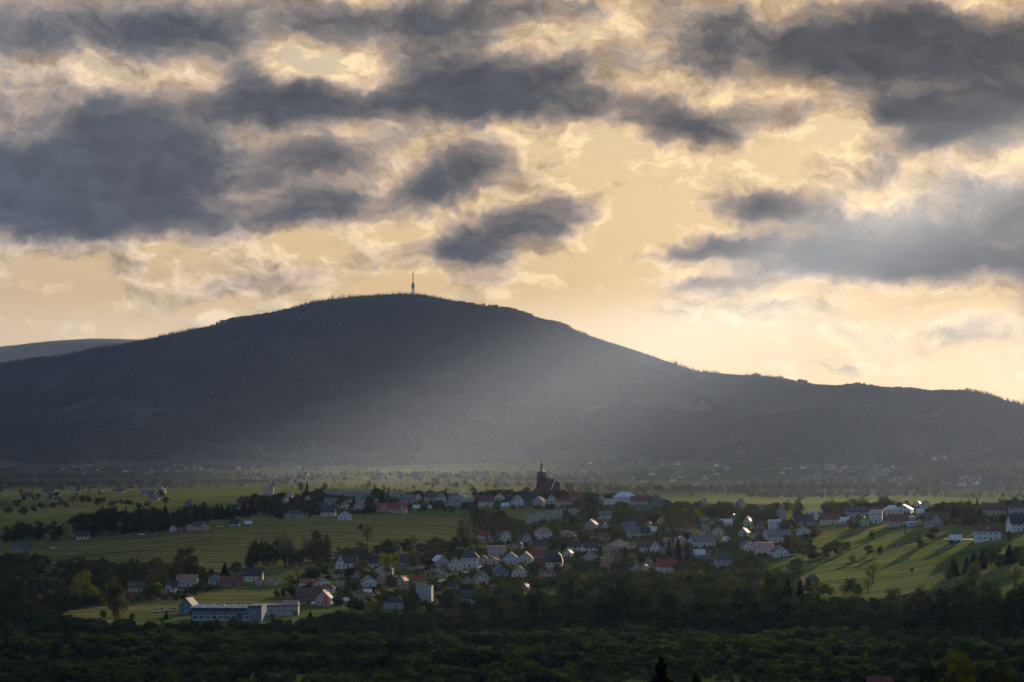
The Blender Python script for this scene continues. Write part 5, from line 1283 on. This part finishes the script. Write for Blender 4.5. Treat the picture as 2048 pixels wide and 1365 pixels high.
belt(8, 552, 640, lin([552, 640], [1196, 1192]), 14, 22, 16, 24, [('shrub', 's'), ('shrub', 'd')], 'dark shrub of the tall hedge behind the blue hall', 'shrubs of the tall hedge', 3)
belt(16, 372, 615, lin([372, 615], [1262, 1258]), 15, 25, 20, 32, [('shrub', 's'), ('shrub', 'd'), ('round', 'd')], 'dark shrub in front of the long blue hall', 'shrubs in front of the blue hall', 3)
belt(9, 262, 380, lin([262, 380], [1206, 1198]), 10, 18, 16, 24, [('shrub', 'g'), ('shrub', 'y'), ('shrub', 'd')], 'fresh green shrub in the row above the parked cars', 'shrubs above the parked cars', 3)
belt(9, 1590, 1740, lin([1590, 1740], [1190, 1186]), 22, 34, 30, 40, [('round', 'g'), ('round', 'd'), ('bare', 'o')], 'green tree of the edge below the sunny field', 'trees below the sunny field', 6)

# forest belt between the village and the valley floor
TOP = lin([0, 70, 140, 210, 260, 380, 600, 640, 830, 950, 1000, 1060, 1100, 1280, 1300, 1480, 1500, 1600, 1620, 1750, 1900, 1960, 2048], [1185, 1212, 1228, 1238, 1236, 1244, 1240, 1222, 1216, 1206, 1192, 1176, 1160, 1158, 1156, 1162, 1158, 1168, 1172, 1176, 1172, 1150, 1140])
for row, (yb, n) in enumerate(((1268, 44), (1256, 40), (1240, 34))):
    for k in range(n):
        px = -30 + 2110 * (k + rng.uniform(.1, .9)) / n
        top = TOP(px) + rng.uniform(-8, 34) + (12 if row == 0 else 0)
        y = yb + rng.uniform(-4, 4)
        if y - top < 16: top = y - 18
        x, Y, Z = at(px, y)
        h = min((y - top) * Y / F, 25)
        kd, mt = [('round', 'd'), ('round', 'd'), ('round', 's'), ('spruce', 's'), ('round', 'g'), ('bare', 'o'), ('round', 'b'), ('tall', 'd')][rng.integers(8)]
        if px > 1040 and mt in 'gob': kd, mt = 'round', 'ds'[rng.integers(2)]
        plant(x, Y, Z, h, h * rng.uniform(.6, .95) * (.55 if kd == 'spruce' else .6 if kd == 'tall' else 1) + 2, kd, mt, 'dark tree of the forest belt below the village', 'trees of the forest belt')

# gardens of the village: trees stand where they do not hide a house front
def garden(n, poly, sizes, kinds, label, group):
    P = np.array(poly, float); k = 0; tries = 0
    while k < n and tries < n * 30:
        tries += 1
        px = rng.uniform(P[:, 0].min(), P[:, 0].max()); py = rng.uniform(P[:, 1].min(), P[:, 1].max())
        ins = False
        for i in range(len(P)):
            (xa, ya), (xb, yb) = P[i], P[i - 1]
            if (ya > py) != (yb > py) and px < (xb - xa) * (py - ya) / (yb - ya) + xa: ins = not ins
        if not ins: continue
        h = rng.uniform(*sizes); kd, mt = kinds[rng.integers(len(kinds))]
        w = h * rng.uniform(.75, 1.15) * (.55 if kd == 'spruce' else 1)
        Y = at(px, py)[1]
        bad = False
        for (a, b_, c, d, Yh) in RECTS:
            ox = min(px + w / 2, b_) - max(px - w / 2, a); oy = min(py, d) - max(py - h, c)
            if ox > 0 and oy > 0 and (ox * oy > .16 * (b_ - a) * (d - c) if Y < Yh + 3 else (abs(Y - Yh) < 12 and ox > .3 * w)): bad = True; break
        if bad: continue
        tree(px, py, py - h, w, kd, mt, label, group); k += 1
GK = [('round', 'g'), ('round', 'o'), ('round', 'd'), ('round', 'b'), ('bare', 'o'), ('shrub', 'g'), ('shrub', 'd'), ('spruce', 's'), ('round', 'g')]
garden(38, [(930, 1020), (1060, 1060), (1200, 1025), (1320, 1020), (1420, 1040), (1440, 1110), (1300, 1130), (1060, 1160), (960, 1130)], (14, 26), GK, 'garden tree among the central village houses', 'garden trees of the village centre')
garden(24, [(560, 1165), (700, 1140), (900, 1110), (1000, 1130), (1060, 1190), (900, 1205), (700, 1205), (600, 1180)], (12, 24), GK, 'garden tree among the lower village houses', 'garden trees of the lower village')
garden(26, [(1300, 1020), (1600, 1030), (1620, 1075), (1500, 1090), (1400, 1100), (1390, 1060)], (14, 26), GK, 'garden tree on the slope left of the sunny field', 'garden trees of the right slope')
garden(18, [(540, 1000), (760, 1000), (1000, 1004), (1060, 1020), (840, 1030), (560, 1040)], (10, 20), GK, 'garden tree among the ridge houses', 'garden trees of the ridge')
garden(14, [(1640, 1022), (1960, 1022), (1960, 1052), (1700, 1056)], (8, 16), GK, 'garden tree among the houses above the sunny field', 'garden trees of the right ridge')
garden(14, [(0, 1120), (380, 1125), (420, 1180), (250, 1195), (0, 1190)], (16, 30), [('round', 'd'), ('round', 'o'), ('shrub', 'd'), ('round', 'b')], 'dim tree of the lower left gardens', 'trees of the lower left gardens')
garden(10, [(1110, 1140), (1300, 1130), (1420, 1145), (1420, 1165), (1120, 1170)], (14, 24), GK, 'tree at the forest edge below the village centre', 'trees of the upper forest edge')

# ---------------------------------------------------------------- woods that read as one mass
STOCK = {}
def stock(key, items):
    c = bpy.data.collections.new('stock_' + key)
    for i, (kind, j, mt) in enumerate(items):
        me = PROTO[kind][j][0].copy(); me.materials.clear(); me.materials.append(LEAF[mt])
        o = bpy.data.objects.new('%s_%02d' % (key, i), me); c.objects.link(o)
    STOCK[key] = (c, len(items))
V, Fq, c_ = crown_spruce(301, 7, 6, .34); PROTO['tiny_spruce'] = [(mesh_from('crown', V, Fq, LEAF['s']), None)]
V, Fq, c_ = crown_round(302, 70, .11, 8, .05, .8, .2); PROTO['tiny_round'] = [(mesh_from('crown', V, Fq, LEAF['d']), None)]
V, Fq, c_ = crown_round(303, 70, .11, 8, .05, .5, .2); PROTO['tiny_round'].append((mesh_from('crown', V, Fq, LEAF['d']), None))
stock('garden', [('shrub', 0, 'd'), ('shrub', 1, 'g'), ('shrub', 2, 'o'), ('round', 0, 'g'), ('round', 2, 'b'), ('round', 4, 'd'), ('bare', 0, 'o'), ('shrub', 1, 'y')])
stock('dark', [('shrub', 0, 'd'), ('shrub', 1, 's'), ('round', 2, 's'), ('shrub', 2, 'u'), ('round', 0, 'd')])
stock('scrub', [('shrub', 0, 'd'), ('shrub', 1, 'w'), ('shrub', 2, 'w'), ('shrub', 0, 'u'), ('shrub', 1, 'v'), ('shrub', 2, 'g')])
stock('wood', [('tiny_spruce', 0, 'F'), ('tiny_spruce', 0, 'F'), ('tiny_round', 0, 'D'), ('tiny_round', 1, 'D'), ('tiny_round', 0, 'F'), ('tiny_round', 1, 'E'), ('tiny_round', 0, 'E')])
def scatter(name, P, W, H, key, pick=None):
    c, n = STOCK[key]
    me = bpy.data.meshes.new(name); me.vertices.add(len(P)); me.vertices.foreach_set('co', np.asarray(P, np.float32).ravel())
    a = me.attributes.new('size', 'FLOAT_VECTOR', 'POINT'); a.data.foreach_set('vector', np.stack([W, W, H], -1).astype(np.float32).ravel())
    a = me.attributes.new('turn', 'FLOAT_VECTOR', 'POINT'); a.data.foreach_set('vector', np.stack([W * 0, W * 0, rng.uniform(0, 6.28, len(P))], -1).astype(np.float32).ravel())
    a = me.attributes.new('pick', 'INT', 'POINT'); a.data.foreach_set('value', (rng.integers(0, n, len(P)) if pick is None else pick).astype(np.int32))
    o = link(name, me, None, kind='stuff')
    ng = bpy.data.node_groups.new('scatter_' + name, 'GeometryNodeTree')
    ng.interface.new_socket('Geometry', in_out='INPUT', socket_type='NodeSocketGeometry'); ng.interface.new_socket('Geometry', in_out='OUTPUT', socket_type='NodeSocketGeometry')
    N = ng.nodes; L = ng.links
    gi, go = N.new('NodeGroupInput'), N.new('NodeGroupOutput')
    ins = N.new('GeometryNodeInstanceOnPoints'); ci = N.new('GeometryNodeCollectionInfo')
    ci.inputs['Collection'].default_value = c; ci.inputs['Separate Children'].default_value = True; ci.inputs['Reset Children'].default_value = True
    def attr(nm, dt):
        q = N.new('GeometryNodeInputNamedAttribute'); q.data_type = dt; q.inputs['Name'].default_value = nm; return q.outputs['Attribute']
    L.new(gi.outputs[0], ins.inputs['Points']); L.new(ci.outputs[0], ins.inputs['Instance'])
    ins.inputs['Pick Instance'].default_value = True
    L.new(attr('pick', 'INT'), ins.inputs['Instance Index']); L.new(attr('size', 'FLOAT_VECTOR'), ins.inputs['Scale'])
    e2r = N.new('FunctionNodeEulerToRotation'); L.new(attr('turn', 'FLOAT_VECTOR'), e2r.inputs[0]); L.new(e2r.outputs[0], ins.inputs['Rotation'])
    L.new(ins.outputs[0], go.inputs[0])
    md = o.modifiers.new('scatter', 'NODES'); md.node_group = ng
    return o
# willow scrub on the valley floor, thinning into glades
n = 11200
Yv = rng.uniform(730, 1205, n); x = rng.uniform(-.32, .32, n) * Yv
den = fbm(x / 70, Yv / 28, 3, 71)
k = den > .31
x, Yv, den = x[k], Yv[k], den[k]
hh = (2.0 + 6.5 * np.clip((den - .34) / .4, 0, 1)) * rng.uniform(.7, 1.25, len(x))
scatter('scrub_thicket', np.stack([x, Yv, ground_z(x, Yv) - .3], -1), hh * rng.uniform(.9, 1.5, len(x)) + 1.0, hh, 'scrub', (np.clip(fbm(x / 60, Yv / 30, 2, 77) * 9 - 1.5 + rng.uniform(-1, 1, len(x)), 0, 5)).astype(int))
# undergrowth and small trees between the houses and along the forest belt
n = 8200
Yv = rng.uniform(1195, 1420, n); x = rng.uniform(-.32, .32, n) * Yv
px = CX + F * x / Yv; zz = ground_z(x, Yv); py = HY - F * zz / Yv
k = py > np.maximum(TOP(px) + 26, 1212)
x, Yv, zz = x[k], Yv[k], zz[k]
hh = rng.uniform(2.5, 8.5, len(x))
scatter('undergrowth', np.stack([x, Yv, zz - .3], -1), hh * rng.uniform(.9, 1.6, len(x)), hh, 'dark')

# bushes, orchards and hedges round the gardens
def inside(poly, px, py):
    r = np.zeros(len(px), bool)
    for (xa, ya), (xb, yb) in zip(poly, poly[-1:] + poly[:-1]):
        r ^= ((ya > py) != (yb > py)) & (px < (xb - xa) * (py - ya) / ((yb - ya) + 1e-9) + xa)
    return r
GARDENS = [[(930, 1015), (1060, 1060), (1160, 1030), (1320, 1015), (1600, 1022), (1640, 1070), (1560, 1120), (1470, 1140), (1300, 1150), (1060, 1190), (960, 1130), (985, 1085)],
           [(560, 1172), (690, 1144), (900, 1112), (1000, 1120), (1070, 1205), (900, 1222), (700, 1225), (600, 1205)], [(480, 1000), (760, 994), (1000, 994), (1200, 994), (1320, 1008), (1200, 1022), (1000, 1020), (840, 1024), (560, 1040)],
           [(1640, 1018), (2060, 1016), (2060, 1044), (1940, 1052), (1700, 1058)], [(0, 1128), (380, 1132), (470, 1172), (400, 1190), (250, 1206), (0, 1240)], [(1110, 1140), (1300, 1130), (1600, 1140), (1600, 1190), (1120, 1200)]]
n = 38000
Yv = rng.uniform(1230, 2250, n); x = rng.uniform(-.22, .22, n) * Yv
zz = ground_z(x, Yv); px = CX + F * x / Yv; py = HY - F * zz / Yv
k = np.zeros(n, bool)
for g in GARDENS: k |= inside(g, px, py)
RP = np.array(ROADPTS)
for i in range(0, len(RP), 2): k &= np.hypot(x - RP[i, 0], Yv - RP[i, 1]) > 5.5
k &= fbm(x / 22, Yv / 22, 3, 73) > .40
hh = rng.uniform(1.8, 7.5, n) * (.6 + .8 * vnoise(x / 40, Yv / 40, 75)); hp = hh * F / Yv
for (a, b_, c, d, Yh) in RECTS:
    k &= ~((px > a - 2) & (px < b_ + 2) & (py - hp < d - .30 * (d - c)) & (py > c) & (Yv < Yh + 13))
x, Yv, zz, hh = x[k], Yv[k], zz[k], hh[k]
scatter('garden_bushes', np.stack([x, Yv, zz - .2], -1), hh * rng.uniform(.9, 1.5, len(x)), hh, 'garden', rng.choice(8, len(x), p=[.17, .17, .16, .14, .12, .12, .08, .04]))
print('garden bushes', len(x), 'trees', NTREE)

# hedges and copses of the far valley
n = 34000
Yv = 2500 * (7400 / 2500) ** rng.uniform(0, 1, n); x = rng.uniform(-.32, .32, n) * Yv
a = fbm(x / 420, Yv / 260, 3, 81); b_ = np.abs(fbm(x / 600, Yv / 340, 2, 85) - .5)
k = (a > .61 - .05 * sstep(Yv, 4200, 6600)) | ((b_ < .022) & (rng.uniform(0, 1, n) < .8)) | (rng.uniform(0, 1, n) < .025)
ridge_gap = (Yv < 3000) & (x > -420) & (x < 200)
k &= ~ridge_gap
x, Yv = x[k], Yv[k]
hh = rng.uniform(3, 9, len(x))
scatter('valley_woods', np.stack([x, Yv, ground_z(x, Yv) - .5], -1), hh * rng.uniform(.7, 1.3, len(x)), hh, 'wood')
# forest on the mountains
def cover(name, G, px0, px1, pmin, pmax, n, seed, hr, tmin=.02):
    rows, cols = G.shape[:2]
    px = rng.uniform(px0, px1, n); t = tmin + (1.0 - tmin) * rng.uniform(0, 1, n) ** .8
    ci = np.clip((px - pmin) / (pmax - pmin) * (cols - 1), 0, cols - 1.001); ri = np.clip(t * (rows - 1), 0, rows - 1.001)
    i, j = ri.astype(int), ci.astype(int); fi, fj = (ri - i)[:, None], (ci - j)[:, None]
    P = G[i, j] * (1 - fi) * (1 - fj) + G[i + 1, j] * fi * (1 - fj) + G[i, j + 1] * (1 - fi) * fj + G[i + 1, j + 1] * fi * fj
    low = fbm(P[:, 0] / 620, P[:, 1] / 420, 3, seed + 3)
    k = (fbm(P[:, 0] / 300, P[:, 1] / 300, 4, seed) > .28) & (low > .74 - t * 2.3)
    P = P[k]; t = t[k]
    con = fbm(P[:, 0] / 500, P[:, 2] / 120, 3, seed + 5) + (t - .5) * .22
    pick = np.where(con + rng.uniform(-.12, .12, len(P)) > .5, rng.integers(0, 2, len(P)), rng.integers(2, 7, len(P)))
    hh = rng.uniform(*hr, len(P)) * (.42 + .85 * vnoise(P[:, 0] / 130, P[:, 1] / 130, seed + 9))
    hh = np.where((t > .955) & (CX + F * P[:, 0] / P[:, 1] > 1050), hh * (.30 + 1.05 * vnoise(P[:, 0] / 70, P[:, 0] / 70, seed + 13)), hh)
    scatter(name, P - [0, 0, .5], hh * np.where(pick < 2, .8, rng.uniform(.7, 1.1, len(P))), hh, 'wood', pick)
cover('mountain_forest', G_MAIN, -500, 2600, -2400, 3600, 128000, 91, (14, 24), .04)
cover('hill_forest', G_HILL, 1185, 2110, 1180, 2200, 12000, 95, (12, 20), .10)
cover('far_forest', G_FAR, -500, 480, -900, 600, 9000, 97, (9, 16), .3)

# ---------------------------------------------------------------- hamlets in the hazy valley
from mathutils.bvhtree import BVHTree
def bvh(name):
    o = bpy.data.objects[name]; return BVHTree.FromPolygons([v.co for v in o.data.vertices], [p.vertices for p in o.data.polygons])
BV = [bvh('mountain'), bvh('wooded_hill')]
def far_at(px, py):
    d = Vector(((px - CX) / F, 1.0, (HY - py) / F))
    best = None
    x, Y, Z = at(px, py, 2600, 9000)
    if abs((HY - py) / F * Y - Z) < 3: best = (Y, Vector((x, Y, Z)))
    for b_ in BV:
        h = b_.ray_cast(Vector((0, 0, 0)), d.normalized())
        if h[0] is not None and (best is None or h[0].y < best[0]): best = (h[0].y, h[0])
    return best[1] if best else None
FARM = []
FWALL = dict(G=(.22, .22, .23), Y=(.34, .30, .25), W=(.50, .50, .50), V=(.28, .25, .27), C=(.44, .39, .30)); FROOF = dict(g=(.10, .10, .11), b=(.08, .055, .045), m=(.09, .04, .04))
for wk, rk in (('G', 'g'), ('Y', 'b'), ('W', 'm'), ('V', 'g'), ('C', 'b')):
    mb = MB().prism([(-4.5, -3), (4.5, -3), (4.5, 4.2), (0, 8.3), (-4.5, 4.2)], -5.5, 5.5, 'y')
    rb = MB(); gable_slopes(rb, 9, 11, 4.2, 8.4, .5, .25); mb.add(rb.v, rb.f, 1)
    for wx in (-2, 2): mb.box(wx - .6, wx + .6, -5.56, -5.5, 1.2, 2.6, 2)
    FARM.append(mb.mesh('far_house', plain('far_wall_' + wk, FWALL[wk], .9, .05, spec=0), plain('far_roof_' + rk, FROOF[rk], .95, .1, spec=0), M_DARK))
def hamlet(n, x0, x1, y0, y1, label, group, smin=.55, smax=1.0):
    for k in range(n):
        px = rng.uniform(x0, x1); py = y0 + (y1 - y0) * rng.uniform(0, 1)
        p = far_at(px, py)
        if p is None: continue
        o = link('far_house', FARM[rng.integers(len(FARM))], None, label=label, category='house', group=group)
        o.location = p; o.rotation_euler = (0, 0, rng.uniform(0, 6.28)); s = rng.uniform(smin, smax); o.scale = (s * 1.1, s * 1.1, s)
hamlet(60, 1630, 1790, 922, 968, 'tiny pale house of the hazy village below the wooded hill', 'houses below the wooded hill')
hamlet(24, 1690, 1900, 908, 926, 'tiny house strung along the foot of the wooded hill', 'houses at the foot of the wooded hill')
hamlet(22, 1780, 1960, 955, 972, 'tiny house of the row in the sunny far valley on the right', 'houses of the sunny far valley')
hamlet(20, 80, 420, 930, 952, 'tiny dim house in the far valley on the left', 'houses of the far left valley')
hamlet(26, 420, 740, 936, 966, 'tiny pale house in the haze behind the left ridge', 'houses behind the left ridge')
hamlet(26, 740, 1060, 936, 970, 'tiny pale house in the bright haze left of the church', 'houses left of the church')
hamlet(28, 1130, 1460, 926, 974, 'tiny pale house in the bright haze right of the church', 'houses right of the church')
hamlet(14, 1400, 1640, 935, 985, 'tiny house in the bright haze behind the spruce row', 'houses behind the spruce row')

# ---------------------------------------------------------------- smoke on the ridge
m_smoke = bpy.data.materials.new('smoke'); m_smoke.use_nodes = True
T = NT(m_smoke.node_tree); T.n.clear()
pv = T.node('ShaderNodeVolumePrincipled'); pv.inputs['Color'].default_value = (.85, .9, .95, 1); pv.inputs['Anisotropy'].default_value = .4
tc = T.node('ShaderNodeTexCoord')
nz = T.noise(tc.outputs['Object'], .16, 4, .6, dims='3D').outputs['Fac']
rr = T.v('LENGTH', T.v('MULTIPLY', T.v('SUBTRACT', tc.outputs['Generated'], (.5, .5, .5)), (2.0, 2.0, 2.0)))
T.put(pv.inputs['Density'], T.m('MULTIPLY', T.m('MULTIPLY', T.remap(nz, .42, .68), T.remap(rr, .25, .95, 1.0, 0.0)), .22))
T.l.new(pv.outputs[0], T.node('ShaderNodeOutputMaterial').inputs['Volume'])
def smoke():
    x, Y, Z = at(936, 1006); k = Y / F
    bm = bmesh.new(); bmesh.ops.create_icosphere(bm, subdivisions=5, radius=1.0)
    for v in bm.verts:
        c = v.co
        t = (c.z + 1) / 2
        n_ = float(fbm(c.x * 2.2 + 5, c.z * 2.2 + c.y * 2, 3, 7)) - .5
        w = (1.8 + 9.5 * t ** 1.3) * (1 + .9 * n_)
        v.co = Vector((c.x * w - 7.5 * t ** 1.2 + 2, c.y * w * .6, t * 30 * k * 1.0 * (1 + .25 * n_)))
    me = bpy.data.meshes.new('smoke'); bm.to_mesh(me); bm.free(); me.materials.append(m_smoke)
    o = link('smoke', me, None, kind='stuff'); o.location = (x, Y - 14, Z)
smoke()

# ---------------------------------------------------------------- close to the viewer, below the lower edge
def near_spruce(px, py, Y, label, seed, w):
    X = (px - CX) / F * Y; z = (HY - py) / F * Y; zg = float(ground_z(X, Y)); h = z - zg
    V, Fq, _ = crown_spruce(seed, 24, 9, .5, .06)
    me = mesh_from('crown', V * [w, w, h], Fq, LEAF['s'])
    r = empty('spruce_tree', (X, Y, zg), 0, label=label, category='spruce')
    link('crown', me, r); t = link('trunk', trunk_mesh('trunk', None, .014, .985), r); t.scale = (h * .8, h * .8, h)
near_spruce(1322, 1310, 300, 'near black spruce tip at the lower edge, the taller of two', 401, 7.5)
near_spruce(1392, 1344, 296, 'near black spruce tip at the lower edge, the shorter of two', 402, 6.5)
def near_tree(px, py, Y, wpx, label, seed, mt):
    X = (px - CX) / F * Y; z = (HY - py) / F * Y; zg = float(ground_z(X, Y)); h = z - zg; w = wpx * Y / F
    V, Fq, c = crown_round(seed, 4200, .012, 34, .2, .9, .085)
    r = empty('young_tree', (X, Y, zg), 0, label=label, category='tree'); r.scale = (w, w, h)
    link('crown', mesh_from('crown', V, Fq, LEAF[mt]), r); link('trunk', trunk_mesh('trunk', c, .016, .8, True, seed), r)
near_tree(1915, 1286, 310, 110, 'near yellow green young tree at the lower right edge', 411, 'y')
near_tree(1858, 1322, 300, 80, 'near low olive young tree left of the yellow green one', 412, 'o')
near_tree(2000, 1312, 305, 110, 'near olive young tree in the lower right corner', 413, 'o')
def near_cabin():
    Y = 400.0; X = (1757 - CX) / F * Y; zg = float(ground_z(X, Y)); h = (HY - 1354) / F * Y - zg
    r = empty('cabin', (X, Y, zg), rad(10), label='dark cabin with maroon roof cut by the lower edge', category='cabin')
    ze = h - 1.3
    MB().prism([(-1.6, -1), (-1.6, ze), (0, h - .1), (1.6, ze), (1.6, -1)], -1.9, 1.9, 'x').build('wall', WALL['D'], r)
    rb = MB(); gable_slopes(rb, 3.2, 3.8, ze, h, .3, .12, axis='x'); rb.build('roof', ROOF['m'], r)
    for s in (-1.7, -.6, .5): MB().box(s, s + .16, -1.75, -1.6, -1, ze - .1).build('post', M_DARK, r)
    piece('window', ME_WIN, r, (1.1, -1.6, ze - 1.6), 0, (.9, 1, 1.0)); piece('door', ME_DOOR, r, (-.05, -1.6, 0), 0, (.9, 1, 2.0))
near_cabin()
